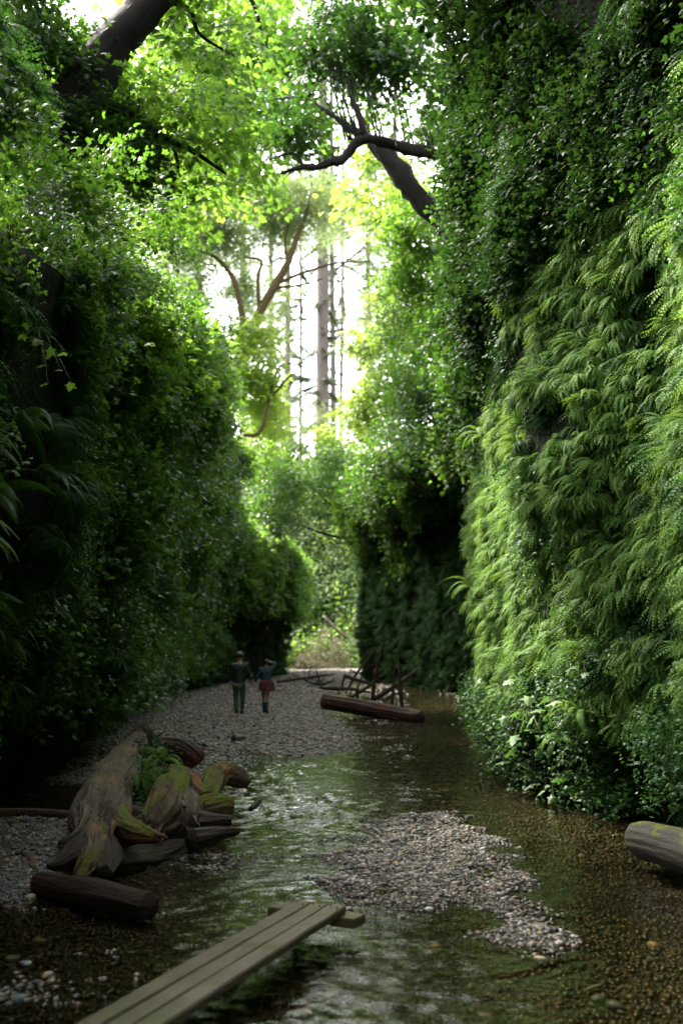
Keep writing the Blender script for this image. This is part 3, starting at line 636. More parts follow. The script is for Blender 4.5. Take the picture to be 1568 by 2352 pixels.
# left wall covers
p, rt, r_ = on_wall(left_wall, 5600, 6.3, 52, 1.2, lambda y: np.clip(5.2 + .25 * (y - 8), 5, 12.5) + .3 - 4.5 * ss(42, 56, y), 201, lambda p, r: (fbm(p * .55, 31, 2) > -.15 - .35 * ss(4, 8, p[:, 2])) & (r.uniform(0, 1, len(p)) < .25 + .75 * ss(2, 6, p[:, 2] + .1 * (p[:, 1] - 10))), .12, .7, .8)
hi = (p[:, 2] > 3.6 + .16 * p[:, 1] + 1.2 * vnoise(p * .5, 2)) & (p[:, 1] > 10)
sc_ = r_.uniform(.45, 1.1, len(p)) * (1 + .4 * vnoise(p * .9, 77)) * (.62 + .38 * ss(8, 13, p[:, 1])) * (1 + .6 * ss(9, 25, p[:, 1]))
scatter('left_wall_foliage', p[~hi], rt[~hi], sc_[~hi], CL['wallleaf'], 'green leafy creepers covering the left canyon wall')
scatter('left_rim_foliage', p[hi], rt[hi], sc_[hi] * 1.1, CL['wallleaf_bright'], 'bright leafy shrubs along the rim of the left canyon wall')
p, rt, r_ = on_wall(left_wall, 2200, 5, 72, .5, 6.5, 202, lambda p, r: fbm(p * .7, 41, 2) > -.15, .03)
scatter('left_fern_foliage', p, rt, r_.uniform(.9, 1.7, len(p)), CL['fern_dark'], 'dark ferns on the shaded lower left canyon wall')
p, rt, r_ = on_wall(left_wall, 1200, 50, 80, 5, 8.6, 203, None, .5)
scatter('far_left_rim_foliage', p, rt, r_.uniform(1.4, 2.6, len(p)), CL['wallleaf_bright'], 'bright leafy shrubs on the far left rim of the canyon')

def on_rim(w, n, y0, y1, seed):
    r = np.random.default_rng(seed); u = r.uniform(w.s_of_y(y0), w.s_of_y(y1), n); yy = np.interp(u, w.sg, w.p[:, 1]); p, nn = w.at(u, w.H(yy))
    b_ = r.uniform(-.2, 1, n) ** 1 * 6; up = np.interp(b_, [0, .6, 2, 6], [0, .45, 1.3, 3.4]); p[:, :2] -= nn * b_[:, None]; p[:, 2] += up + r.uniform(0, .5, n)
    return p, np.stack([r.normal(0, .4, n), r.normal(-.5, .4, n), np.arctan2(nn[:, 1], nn[:, 0]) + r.normal(0, .7, n)], -1), r
p, rt, r_ = on_rim(right_wall, 350, 6, 15, 401); scatter('right_rim_undergrowth', p, rt, r_.uniform(1.2, 2.2, len(p)), CL['shade_leaf'], 'dark undergrowth along the top of the right canyon wall')
p, rt, r_ = on_rim(left_wall, 700, 6.5, 20, 403); scatter('near_left_rim_undergrowth', p, rt, r_.uniform(.4, .75, len(p)), CL['wallleaf'], 'small leaved undergrowth along the near top of the left canyon wall')
p, rt, r_ = on_rim(left_wall, 900, 20, 78, 402); scatter('left_rim_undergrowth', p, rt, r_.uniform(.8, 1.4, len(p)), CL['wallleaf'], 'green undergrowth along the top of the left canyon wall')
# near large ferns on the left wall
big = [(30, 1130, 7.2, 'uppermost arching'), (110, 1180, 8.2, 'widest arching'), (10, 1230, 7.0, 'bright arching'), (70, 1290, 7.6, 'drooping'), (150, 1130, 9.0, 'dark arching'), (-40, 1060, 7.0, 'half hidden'), (40, 1000, 8.5, 'thin dim'), (190, 1260, 9.5, 'bluish drooping'),
       (60, 1430, 8.6, 'low dim'), (130, 1500, 9.6, 'low wide'), (20, 1560, 9.0, 'lowest dim'), (230, 1450, 11.5, 'small shaded'), (170, 1620, 11.0, 'small low'), (290, 1350, 14, 'distant dim'), (350, 1500, 17, 'small distant')]
for k, (px, py, d, w) in enumerate(big):
    q = P(px, py, d); u = left_wall.s_of_y(d); pw, nn = left_wall.at(np.array([u]), np.array([q[2] + .15])); 
    fern_thing(pw[0], (0, 0, math.atan2(nn[0, 1], nn[0, 0]) + random.uniform(-.2, .2)), random.uniform(.6, .85), 'frond_big', 500 + k, '%s fern on the dark left canyon wall' % w, 'large ferns on the left wall', n=10)

# far hillside cover
def hill_pts(n, y0, y1, xr, seed):
    r = np.random.default_rng(seed); X = r.uniform(-xr, xr, n); Y = r.uniform(y0, y1, n); Z = hill_z(X, Y)
    p = np.stack([X, Y, Z + r.uniform(0, 1.6, n)], -1); return p, np.stack([r.normal(0, .5, n), r.normal(0, .5, n), r.uniform(0, 6.28, n)], -1), r
p, rt, r_ = hill_pts(1500, 84, 112, 16, 301); scatter('hillside_foliage', p, rt, r_.uniform(.7, 1.5, len(p)), CL['hill'], 'pale green shrubs massed on the far hillside')
p, rt, r_ = hill_pts(1100, 82, 110, 15, 302); scatter('hillside_green_foliage', p, rt, r_.uniform(.5, 1.2, len(p)), CL['hillg'], 'darker green shrubs massed on the far hillside')

# ------------------------------------------------------------------ trees
def tree(name, base, label, cat='tree', group=None):
    return link(name, None, loc=base, label=label, cat=cat, group=group)
def limbs(root, lst, mat, seg=8, bump=.18):
    off = np.array(root.location)
    for k, (nm, pts) in enumerate(lst):
        w = [P(*q[:3]) for q in pts]; tube_obj(nm, w, [q[3] for q in pts], mat, root, off, seg=seg, n=len(pts) * 5, bump=bump, freq=4, seed=k)
def crown(root, blobs, kind, sc=(.7, 1.3), seed=0, name='leafy_bough'):
    """boughs inside ellipsoids (px, py, distance, half width m, half depth m, half height m, count)"""
    r = np.random.default_rng(seed); off = np.array(root.location)
    for (px, py, d, a, b, c, n) in blobs:
        ctr = P(px, py, d)
        for k in range(n):
            v = r.normal(0, 1, 3); v /= np.linalg.norm(v); v *= r.uniform(.25, 1) ** .5
            link(name, B[kind][int(r.integers(0, len(B[kind])))], root, loc=ctr + v * [a, b, c] - off, rot=(r.normal(0, .35), r.normal(0, .35), r.uniform(0, 6.28)), scale=float(r.uniform(*sc)))

# big dark maple on the left rim
t = tree('maple_tree', P(-10, 640, 12.5), 'big dark leaning maple trunk at the upper left with leaves around it')
limbs(t, [('trunk', [(-10, 640, 12.5, .42), (70, 480, 12.6, .42), (130, 330, 12.8, .42), (190, 210, 13, .38), (265, 100, 13.1, .3), (345, 5, 13.2, .27), (450, -110, 13.3, .24)]),
          ('limb', [(180, 235, 13, .12), (240, 245, 13, .10), (310, 270, 13.2, .085), (350, 300, 13.3, .07), (400, 330, 13.6, .055), (440, 345, 13.8, .04), (520, 400, 14, .015)]),
          ('limb', [(310, 270, 13.2, .05), (320, 310, 13.2, .04), (300, 345, 13.3, .03), (270, 350, 13.4, .015)]),
          ('limb', [(130, 345, 12.8, .09), (180, 345, 12.6, .06), (215, 352, 12.5, .045), (225, 390, 12.4, .03), (200, 440, 12.4, .012)]),
          ('limb', [(400, 330, 13.6, .04), (410, 385, 13.5, .02)]),
          ('limb', [(345, 5, 13.2, .09), (400, 5, 13.5, .05), (440, 30, 13.7, .04), (460, 80, 13.9, .03), (540, 130, 14.2, .012)]),
          ('limb', [(120, 360, 12.8, .16), (60, 250, 12, .12), (30, 120, 11.5, .09), (0, -30, 11, .07)]),
          ('limb', [(480, -60, 14, .05), (570, -10, 15, .04), (600, 70, 15.5, .025), (615, 110, 15.8, .01)])], M['bark_dark'], 10)
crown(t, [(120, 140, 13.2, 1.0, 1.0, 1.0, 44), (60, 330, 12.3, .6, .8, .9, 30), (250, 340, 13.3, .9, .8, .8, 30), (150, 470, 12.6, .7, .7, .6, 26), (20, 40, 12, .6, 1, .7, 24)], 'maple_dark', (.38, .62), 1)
crown(t, [(420, 330, 14, 1.2, 1.3, .7, 18), (380, 150, 14.5, 1.4, 1.3, 1.0, 16), (480, 30, 14.5, 1.2, 1.2, .6, 12)], 'maple', (.5, .9), 2)

t = tree('maple_tree', P(-200, 500, 24), 'sunlit maple foliage behind the dark leaning trunk')
limbs(t, [('trunk', [(-200, 500, 24, .35), (100, 250, 25, .25), (300, 180, 26, .15), (520, 160, 28, .06), (600, 200, 28, .03)])], M['bark_mossy'])
crown(t, [(300, 220, 27, 2.4, 2.5, 1.8, 30), (480, 140, 28, 2.2, 2.5, 1.9, 30), (560, 330, 28, 2.0, 2.5, 1.2, 22), (330, 420, 26, 2.0, 2.5, 1.0, 20), (600, 60, 28, 1.6, 2, 1.2, 14)], 'maple', (.8, 1.4), 3)
t = tree('alder_tree', P(100, 640, 38), 'yellow green tree high above the left rim')
limbs(t, [('trunk', [(100, 700, 38, .3), (200, 450, 38, .2), (330, 300, 38, .1)])], M['bark_mossy'])
crown(t, [(380, 260, 40, 3.5, 3, 3.0, 26), (520, 60, 42, 4, 3, 2.2, 26), (260, 470, 38, 2.5, 2.5, 1.6, 20), (430, 430, 42, 3, 3, 1.3, 18)], 'bright', (1.1, 1.9), 4)

# mossy tree arching in from the right
t = tree('arching_tree', P(1330, 520, 21), 'mossy dark branch arching across the canyon from the right with upright shoots')
limbs(t, [('trunk', [(1330, 520, 21, .32), (1230, 450, 21, .30), (1150, 405, 21, .22), (1060, 368, 21, .17), (1000, 352, 21, .15), (950, 345, 21, .13), (880, 326, 21, .13), (840, 318, 21, .10), (812, 334, 21, .10), (785, 368, 21, .10), (760, 372, 21, .08), (730, 384, 21, .075), (690, 384, 21, .06), (645, 398, 21, .03)]),
          ('limb', [(830, 310, 21, .09), (790, 285, 21.2, .06), (740, 250, 21.4, .05), (690, 225, 21.6, .045), (620, 228, 22, .015)]),
          ('limb', [(700, 385, 21, .03), (672, 352, 21, .03), (610, 370, 21, .01)])], M['bark_dark'], 12, .4)
for k in range(46):
    f = random.uniform(0, 1); x0 = 1130 - 480 * f; y0 = float(np.interp(x0, [645, 690, 740, 785, 820, 880, 960, 1060, 1150], [398, 386, 380, 365, 330, 326, 342, 368, 405])); u_ = random.choice((-1, -1, 1)); l_ = random.uniform(15, 60)
    limbs(t, [('twig', [(x0, y0, 21, .014), (x0 + random.uniform(-25, 15), y0 + u_ * l_ * .5, 21.1, .008), (x0 + random.uniform(-50, 30), y0 + u_ * l_, 21.2, .003)])], M['bark_dark'], 4, 0)
for k in range(26):
    x0 = random.uniform(790, 1030); y0 = 322 + max(0, x0 - 900) * .22; h = random.uniform(110, 300); lean = (x0 - 900) * .08 - random.uniform(20, 90)
    limbs(t, [('shoot', [(x0, y0, 21, .022), (x0 + lean * .5, y0 - h * .5, 21 + random.uniform(-.3, .3), .014), (x0 + lean, y0 - h, 21 + random.uniform(-.8, .8), .006)])], M['bark_dark'], 4, 0)
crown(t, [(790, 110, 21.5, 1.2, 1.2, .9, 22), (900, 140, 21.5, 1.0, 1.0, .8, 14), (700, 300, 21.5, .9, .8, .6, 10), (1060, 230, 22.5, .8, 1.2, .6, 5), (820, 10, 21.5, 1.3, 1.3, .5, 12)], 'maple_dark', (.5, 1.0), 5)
crown(t, [(1000, 230, 24, 1.2, 1.2, .9, 16), (1080, 300, 26, 1.3, 1, .8, 12)], 'maple', (.6, 1.0), 55)
t = tree('leaning_tree', P(1180, 620, 27), 'short thick trunk draped in moss behind the arching branch')
limbs(t, [('trunk', [(1180, 700, 27, .3), (1040, 540, 27, .34), (965, 460, 27, .32), (915, 390, 27, .30), (870, 335, 27, .2)]),
          ('limb', [(915, 390, 27, .15), (850, 330, 27.5, .1), (780, 150, 28, .06), (730, 20, 28, .04)])], M['bark_dark'], 10, .3)
crown(t, [(760, 180, 28, 1.6, 2, 2.0, 22), (900, 60, 28, 1.7, 2, 1.0, 14), (640, 80, 29, 1.4, 2, 1.5, 14)], 'maple', (.7, 1.2), 6)
# right-hand rim trees (bright, translucent) rising over the recess
rims = [((1060, 760, 33), [(1010, 760, 33, 2.0, 4, 2.4, 60), (1070, 640, 30, 1.2, 3, 1.5, 30), (990, 960, 34, 1.8, 3, 1.2, 30)], 'shrub', 'dense green thicket roofing the black recess of the right wall', 16),
        ((1000, 480, 30), [(1010, 500, 30, 1.7, 1.7, 1.3, 26), (940, 590, 32, 1.1, 1.5, 1.2, 18)], 'maple', 'leafy shrub above the recess just below the arching branch', 7),
        ((960, 700, 36), [(950, 680, 36, 1.4, 2, 1.6, 26), (1060, 640, 33, 1.5, 1.5, 1.6, 20)], 'bright', 'bright yellow green shrub spilling over the right rim', 8),
        ((900, 860, 42), [(900, 800, 43, 1.6, 2, 2.0, 28), (870, 930, 45, 1.3, 2, 1.6, 22)], 'bright', 'bright leafy shrub beside the tall conifer trunks', 9),
        ((1000, 900, 34), [(1000, 880, 34, 2.0, 1.8, 1.6, 30), (1080, 780, 30, 1.2, 1.5, 1.4, 20)], 'shrub', 'dark glossy shrub overhanging the black recess', 10),
        ((900, 1080, 40), [(920, 1040, 40, 1.8, 2, 1.1, 26), (860, 1130, 44, .8, 1.6, .9, 14)], 'shrub', 'dark shrub drooping at the corner of the black recess', 11),
        ((860, 560, 44), [(900, 520, 44, 1.5, 2, 2.0, 20), (870, 420, 46, 2.5, 2, 1.4, 18)], 'bright', 'pale sunlit tree between the mossy trunk and the conifers', 12),
        ((1130, 640, 22), [(1160, 690, 22, .5, 1.0, .8, 14), (1160, 800, 20, .5, .8, .9, 10)], 'shrub', 'dark shrub over the corner where the lit fern wall ends', 13),
        ((720, 1150, 56), [(700, 1110, 56, 2.6, 1.8, 1.5, 34), (800, 1080, 54, 1.9, 1.8, 1.6, 26), (640, 1180, 58, 1.5, 1.5, 1.0, 16)], 'shrub', 'leafy shrub bridging the gap between the two canyon walls', 14),
        ((760, 1010, 62), [(740, 1040, 62, 3.2, 2, 1.3, 26), (830, 950, 60, 1.5, 1.6, 1.7, 18)], 'bright', 'bright shrub crown on top of the bridging thicket', 15)]
for (b_, bl, kd, lb, sd) in rims:
    t = tree('rim_shrub', P(*b_), lb, 'shrub')
    x0, y0, d0 = b_; limbs(t, [('stem', [(x0 + 90, y0 + 60, d0, .09), (x0 + 30, y0, d0, .06), (bl[0][0], bl[0][1], d0, .03)])], M['bark_mossy'])
    far = d0 > 38; crown(t, bl, kd, (.8, 1.5) if far else (.6, 1.1), sd)
t = bpy.data.objects['rim_shrub.007']
limbs(t, [('limb', [(850, 1190, 55, .10), (800, 1232, 55, .09), (740, 1225, 55, .06), (690, 1205, 55, .03)]), ('limb', [(860, 1160, 55, .09), (800, 1170, 55, .06), (730, 1190, 55, .03)]), ('limb', [(850, 1230, 55, .05), (820, 1245, 55, .03), (760, 1250, 55, .02)])], M['bark_dark'])

# left rim bright shrubs
lefts = [((640, 900, 88), [(590, 720, 88, 3.2, 3, 6.0, 70), (850, 700, 84, 2.2, 3, 6, 50), (700, 480, 88, 7, 3, 3.4, 110), (660, 960, 86, 4, 2, 1.6, 20)], 'pale', 'tall pale airy tree spread behind the slanting tree', 30, (1.2, 2.2)),  # pale leaf colour stands in for haze in the far gap
         ((860, 560, 74), [(830, 520, 74, 3.0, 3, 2.0, 26), (880, 700, 70, 1.6, 2, 3.0, 20)], 'pale', 'pale tree behind the right end of the conifer row', 29, (1.1, 1.9)),
         ((480, 640, 60), [(480, 620, 60, 3.4, 2, 1.8, 40), (420, 540, 64, 3.5, 2, 2.0, 30), (560, 700, 62, 1.4, 2, 1.5, 16)], 'pale', 'pale grey green tree filling the far left of the gap', 27, (1.1, 1.8)),
         ((620, 930, 64), [(610, 930, 64, 1.0, 2, 1.8, 14), (590, 1020, 64, 2.0, 2, 1.6, 20)], 'bright', 'bright low shrub on the far left rim against the sky', 28, (1, 1.5)),
         ((540, 780, 50), [(575, 820, 52, 1.6, 2, 2.4, 30), (590, 960, 54, 1.2, 2, 2.2, 24)], 'bright', 'bright pale green tree rising just left of the gap', 21, (1, 1.6)),
         ((600, 1080, 58), [(620, 1080, 60, 1.4, 2, 2.2, 24), (600, 1180, 60, .9, 1.5, 1.4, 12)], 'maple', 'green shrub on the far left rim below the gap', 22, (1, 1.5)),
         ((430, 720, 36), [(430, 790, 36, 1.0, 1.5, 1.6, 34), (480, 960, 37, .9, 1.5, 2.2, 34)], 'shrub', 'tall dark green leafy column on the left rim', 23, (.6, 1.1)),
         ((350, 640, 32), [(370, 680, 32, 1.2, 1.5, .7, 20), (260, 600, 28, 1.2, 1.5, .8, 18)], 'maple', 'sunlit shrub on the left rim beside the dark leafy column', 24, (.6, 1.0)),
         ((100, 480, 18), [(150, 560, 18, .8, 1.2, .7, 16), (230, 640, 20, .7, 1.2, .7, 14), (60, 480, 15, .6, 1, .6, 12)], 'maple', 'yellow green shrub on the left rim under the dark maple', 25, (.5, .8))]
for (b_, bl, kd, lb, sd, sc) in lefts:
    t = tree('rim_shrub', P(*b_), lb, 'shrub'); x0, y0, d0 = b_
    limbs(t, [('stem', [(x0 - 90, y0 + 60, d0, .09), (x0 - 20, y0, d0, .06), (bl[0][0], bl[0][1], d0, .03)])], M['bark_mossy']); crown(t, bl, kd, sc, sd)

t = tree('rim_shrub', P(-60, 500, 9), 'dark leafy shrub at the left edge below the black trunk', 'shrub')
limbs(t, [('stem', [(-200, 500, 9, .06), (-80, 300, 9, .04), (20, 150, 9.5, .02)])], M['bark_dark'])
crown(t, [(20, 330, 9.5, .35, .6, .6, 24), (10, 150, 9.5, .3, .6, .5, 20), (60, 500, 10, .4, .6, .5, 16)], 'maple_dark', (.2, .34), 26)
# the slanting tree in the middle distance
t = tree('alder_tree', P(560, 800, 54), 'slanting forked tree with mossy limbs in the pale middle distance')
limbs(t, [('trunk', [(545, 840, 54, .36), (575, 770, 54, .33), (600, 710, 54, .27), (632, 655, 54, .24), (660, 605, 54, .2), (682, 545, 54, .17), (700, 500, 54, .1), (715, 440, 54, .05)]),
          ('limb', [(562, 790, 54.5, .2), (550, 690, 54.6, .17), (535, 640, 54.7, .15), (515, 610, 55, .12), (490, 588, 55, .09), (440, 570, 55, .04)]),
          ('limb', [(597, 715, 54, .12), (592, 640, 53.6, .1), (600, 600, 53.5, .08), (560, 590, 53.4, .05)]),
          ('limb', [(640, 650, 54, .12), (700, 625, 54.4, .09), (770, 605, 54.8, .07), (850, 600, 55, .04)]),
          ('limb', [(632, 660, 54, .1), (690, 655, 53.8, .07), (740, 640, 53.6, .04)]),
          ('limb', [(660, 605, 54, .1), (655, 555, 54.5, .08), (665, 500, 54.6, .05)]),
          ('limb', [(560, 1000, 52, .12), (600, 985, 52, .1), (640, 845, 52.4, .07), (700, 842, 52.8, .04)]),
          ('limb', [(620, 920, 52, .05), (650, 880, 52, .08), (670, 860, 52, .04)])], M['bark_ochre'], 8)
crown(t, [(560, 500, 55, 4.0, 3, 1.7, 110), (440, 520, 55, 2.8, 3, 2.2, 60), (680, 460, 55, 3.0, 3, 1.3, 50), (760, 500, 56, 1.6, 2, 1.0, 14), (400, 640, 55, 2.0, 2, 1.6, 34)], 'pale', (1.0, 1.7), 31)

# tall conifers beyond
def conifer(px, w, d, ytop, label, seed, nb=46, py_b=1010):
    b_ = P(px, py_b, d); t = tree('conifer_tree', b_, label, group='tall conifers beyond the canyon')
    top = P(px + random.uniform(-6, 6), ytop, d); r0 = w / FPX * d / 2
    mid = (b_ + top) / 2 + np.array([random.uniform(-.2, .2), 0, 0])
    V, F3, F4 = tube([b_ - np.array([0, 0, 3]), b_, mid, top], [r0 * 1.15, r0, r0 * .75, r0 * .4], seg=10, n=24, bump=.05, seed=seed)
    link('trunk', grain(mesh_data('trunk', V - b_, [F4, F3], M['bark_conifer'], True)), t)
    r = np.random.default_rng(seed)
    for k in range(int(nb * 1.6)):
        f = r.uniform(.02, 1) ; z = (top - b_) * f; a = r.uniform(0, 6.28); s = r.uniform(1.2, 3.6) * (1 - .35 * f)
        link('conifer_bough', B['conifer'][int(r.integers(0, 3))], t, loc=z, rot=(r.normal(0, .3), r.normal(.1, .35), a), scale=float(s))
for args in [(740, 34, 105, -300, 'thickest conifer trunk in the middle of the bright gap', 1, 60), (661, 16, 112, -100, 'straight thin conifer trunk left of the thickest one', 2, 56), (766, 15, 118, -100, 'slender conifer trunk close right of the thickest one', 3, 40),
             (782, 9, 122, 250, 'thinnest conifer trunk right in the bright gap', 4, 36), (624, 15, 118, 0, 'conifer trunk half hidden by the slanting tree', 5, 56), (850, 14, 120, 100, 'bushy conifer behind the bright shrub on the right', 6, 100),
             (560, 18, 125, -150, 'tall grey conifer over the left rim', 7, 90), (460, 18, 130, -100, 'dim conifer far behind the upper left leaves', 8, 90), (380, 18, 135, 0, 'faint conifer at the left edge of the distant forest', 9, 90), (690, 8, 135, 150, 'faint conifer between two straight trunks', 10, 60), (905, 16, 110, -80, 'shaggy conifer behind the mossy leaning trunk', 11, 90)]:
    conifer(*args)

# conifer and dark leaves high at the upper right
t = tree('conifer_tree', P(1420, 560, 16), 'dim conifer boughs hanging at the upper right edge of the sky')
limbs(t, [('trunk', [(1420, 560, 16, .35), (1300, 200, 16, .3), (1230, -60, 16, .25)])], M['bark_dark'])
off = np.array(t.location); r = np.random.default_rng(77)
for k in range(70):
    f = r.uniform(0, 1); c = P(1300 - 50 * f + r.uniform(-60, 40), 350 - 380 * f, 16 + r.uniform(-.6, .6)); link('conifer_bough', B['conifer'][k % 3], t, loc=c - off, rot=(r.normal(0, .2), r.normal(.2, .2), R(180) + r.normal(0, .9)), scale=float(r.uniform(.8, 1.5)))
t = tree('maple_tree', P(1600, 300, 12), 'dark maple foliage closing the upper right corner')
limbs(t, [('trunk', [(1750, 500, 12, .3), (1600, 200, 12, .25), (1500, -100, 12, .2)]), ('limb', [(1600, 200, 12, .1), (1450, 120, 12.5, .07), (1330, 100, 13, .03)])], M['bark_dark'])
crown(t, [(1480, 120, 11.5, 1.0, 1.5, 1.6, 40), (1400, 90, 13, .4, 1, .8, 14), (1350, 330, 12.5, .5, 1, 1.2, 24), (1530, 420, 11, .6, 1.2, 1.4, 26), (1400, 520, 14.5, .5, 1, 1, 18)], 'shade_leaf', (.45, .8), 41)
crown(t, [(1500, -60, 14, .9, 2.0, 1.4, 60), (1500, -250, 12, 1.5, 3, 1.2, 50), (1500, 250, 12.5, 1.0, 1.8, 1.2, 40)], 'shade_leaf', (.6, 1.1), 42)

# unseen crowns added overhead to shade the near canyon and upper right wall
for nm_, xa, xb, sd_, lb in (('maple_tree', -10, .5, 5, 'unseen maple crown added to shade the near left side of the canyon'), ('maple_tree', -.5, 10, 6, 'unseen maple crown added to shade the near right side of the canyon')):
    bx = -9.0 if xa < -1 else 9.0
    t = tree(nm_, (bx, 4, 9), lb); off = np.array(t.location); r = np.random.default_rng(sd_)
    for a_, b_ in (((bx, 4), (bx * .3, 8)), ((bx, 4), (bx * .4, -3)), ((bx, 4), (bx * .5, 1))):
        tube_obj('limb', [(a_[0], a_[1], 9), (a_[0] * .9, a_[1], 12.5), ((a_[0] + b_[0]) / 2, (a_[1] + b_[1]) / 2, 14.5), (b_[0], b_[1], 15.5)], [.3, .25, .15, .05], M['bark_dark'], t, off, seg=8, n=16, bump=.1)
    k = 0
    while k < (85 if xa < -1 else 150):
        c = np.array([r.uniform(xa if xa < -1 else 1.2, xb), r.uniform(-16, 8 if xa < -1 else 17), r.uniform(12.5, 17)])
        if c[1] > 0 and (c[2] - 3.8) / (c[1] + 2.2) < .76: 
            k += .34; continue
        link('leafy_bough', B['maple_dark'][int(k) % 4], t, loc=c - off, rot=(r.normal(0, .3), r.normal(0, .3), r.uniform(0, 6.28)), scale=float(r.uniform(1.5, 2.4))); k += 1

# ------------------------------------------------------------------ thimbleberry and single ferns near the foot of the lit wall
def leafy_plant(name, base, spots, mat, size, label, cat='plant'):
    t = link(name, None, loc=base, label=label, cat=cat); off = np.array(base); r = np.random.default_rng(int(abs(base[1]) * 100))
    V0, F0 = maple_shape(1.0, 5)
    for q in spots:
        q = np.array(q); mid = (off + q) / 2 + [0, 0, .12]; tube_obj('stem', [off, mid, q], [.008, .006, .003], M['stem'], t, off, seg=4, n=6)
        s = size * r.uniform(.75, 1.25); me = mesh_data('leaf', V0 * s, F0, mat); 
        link('leaf', me, t, loc=q - off, rot=(r.normal(0, .3), r.normal(.45, .3), R(180) + r.normal(.3, .8)))
def wall_pt(px, py, w=right_wall, out=.1):
    best = None
    for d in np.arange(6, 26, .1):
        q = P(px, py, d); u = w.s_of_y(d); pw, nn = w.at(np.array([u]), np.array([max(q[2], .05)]))
        if q[0] > pw[0, 0] - out: return q
    return P(px, py, 20)
for base, pts, sz, lb in [((1210, 1660), [(1160, 1645), (1190, 1635), (1225, 1645), (1245, 1630), (1260, 1600), (1285, 1610), (1215, 1600), (1180, 1690), (1240, 1680)], .17, 'thimbleberry with large pale leaves near the foot of the lit fern wall'),
                          ((1190, 1760), [(1130, 1745), (1160, 1750), (1195, 1755), (1180, 1720), (1150, 1710), (1215, 1780)], .16, 'lower thimbleberry with broad leaves over the water'),
                          ((1260, 1780), [(1225, 1800), (1250, 1815), (1290, 1790), (1240, 1850), (1270, 1830)], .14, 'dim broad leaved plant in the shade low on the right wall'),
                          ((1130, 1560), [(1100, 1560), (1125, 1575), (1150, 1590), (1175, 1560)], .13, 'small broad leaved plant beside the black recess'),
                          ((1330, 1545), [(1290, 1535), (1320, 1530), (1345, 1545)], .12, 'few broad leaves among the hanging ferns')]:
    leafy_plant('thimbleberry_plant', wall_pt(*base, out=.05), [wall_pt(x, y, out=.72) for x, y in pts], M['thimble'], sz, lb)
for k, (px, py, lb) in enumerate([(1330, 1490, 'single long fern frond cluster arching from the lower right wall'), (1340, 1640, 'pale fern spreading low on the right wall'), (1300, 1700, 'fern leaning out beside the thimbleberry'), (1110, 1000, 'fern standing out at the corner of the lit wall'), (1090, 1350, 'small fern at the edge of the black recess')]):
    q = wall_pt(px, py, out=.4); fern_thing(q, (0, 0, R(180 + random.uniform(-30, 30))), .8, 'frond_long', 900 + k, lb, None, n=7)
# near salmonberry sprays on the left wall
def wall_pt_l(px, py, out=.1):
    for d in np.arange(7.5, 40, .1):
        q = P(px, py, d); u = left_wall.s_of_y(d); pw, nn = left_wall.at(np.array([u]), np.array([max(q[2], .05)]))
        if q[0] < pw[0, 0] + out: return q
    return P(px, py, 20)
for base, pts, lb in [((20, 560), [(10, 500), (30, 530), (5, 590), (45, 560), (70, 600), (30, 640), (60, 650)], 'bright broad leaves at the left edge of the picture'),
                      ((90, 800), [(60, 770), (90, 780), (120, 800), (150, 810), (100, 840), (140, 850), (165, 880), (110, 880)], 'salmonberry spray standing out of the left wall'),
                      ((10, 700), [(5, 680), (40, 690), (20, 730), (60, 740)], 'dark green broad leaves low at the left edge')]:
    leafy_plant('salmonberry_plant', wall_pt_l(*base, out=.1), [wall_pt_l(x, y, out=.75) for x, y in pts], M['maple'] if 'bright' in lb or 'spray' in lb else M['wallleaf'], .085, lb)

# ------------------------------------------------------------------ gravel and stones
def stone_mesh(seed, sub=1, mat=None, name='stone'):
    import bmesh
    bm = bmesh.new(); bmesh.ops.create_icosphere(bm, subdivisions=sub, radius=1)
    V = np.array([v.co for v in bm.verts]); n = fbm(V * 1.1 + seed * 7, seed, 2)
    V = V * (1 + .22 * n[:, None]) * np.array([1.0, .75, .5]); me = bpy.data.meshes.new(name)
    for v, c in zip(bm.verts, V): v.co = c
    for f in bm.faces: f.smooth = True
    bm.to_mesh(me); bm.free(); me.materials.append(mat or M['pebble']); return me
PB = [stone_mesh(k, 1) for k in range(5)]
def gravel(name, n, y0, y1, s0, s1, seed, label, sink=.25):
    r = np.random.default_rng(seed); y = np.sqrt(r.uniform(y0 ** 2, y1 ** 2, n)); x = y * r.uniform(-.40, .40, n)
    z = ground_h(x, y); sc = np.exp(r.normal(math.log(s0), .45, n)).clip(.006, s1); p = np.stack([x, y, z + sc * (.5 - sink)], -1)
    ok = ~((poly_sd(BARW[2][0], x, y) > .15) & (r.uniform(0, 1, n) > .35)) & (np.abs(x + .4) < 5.4); p, sc = p[ok], sc[ok]; m = len(p)
    scatter(name, p, np.stack([r.normal(0, .25, m), r.normal(0, .25, m), r.uniform(0, 6.28, m)], -1), sc, PB, label, seed)
gravel('near_pebbles', 150000, 3.8, 14, .0135, .04, 1, 'wet river pebbles in and beside the near creek')
gravel('farthest_pebbles', 60000, 42, 82, .055, .10, 3, 'river gravel on the farthest bars beyond the walkers')
gravel('far_pebbles', 90000, 14, 42, .026, .06, 2, 'river gravel on the bars further up the creek')
SM = [stone_mesh(k + 20, 2, None, 'river_stone') for k in range(5)]
def stone_mat(nm, c): return plain(nm, c, .45, nscale=25)
SC = {'pale grey': stone_mat('pale_grey_stone', (.42, .41, .38)), 'orange brown': stone_mat('orange_stone', (.36, .19, .06)), 'dark': stone_mat('dark_stone', (.03, .03, .028)), 'blue grey': stone_mat('blue_grey_stone', (.15, .19, .20)), 'tan': stone_mat('tan_stone', (.36, .29, .19)), 'white': stone_mat('white_stone', (.6, .6, .57))}
SD = {}
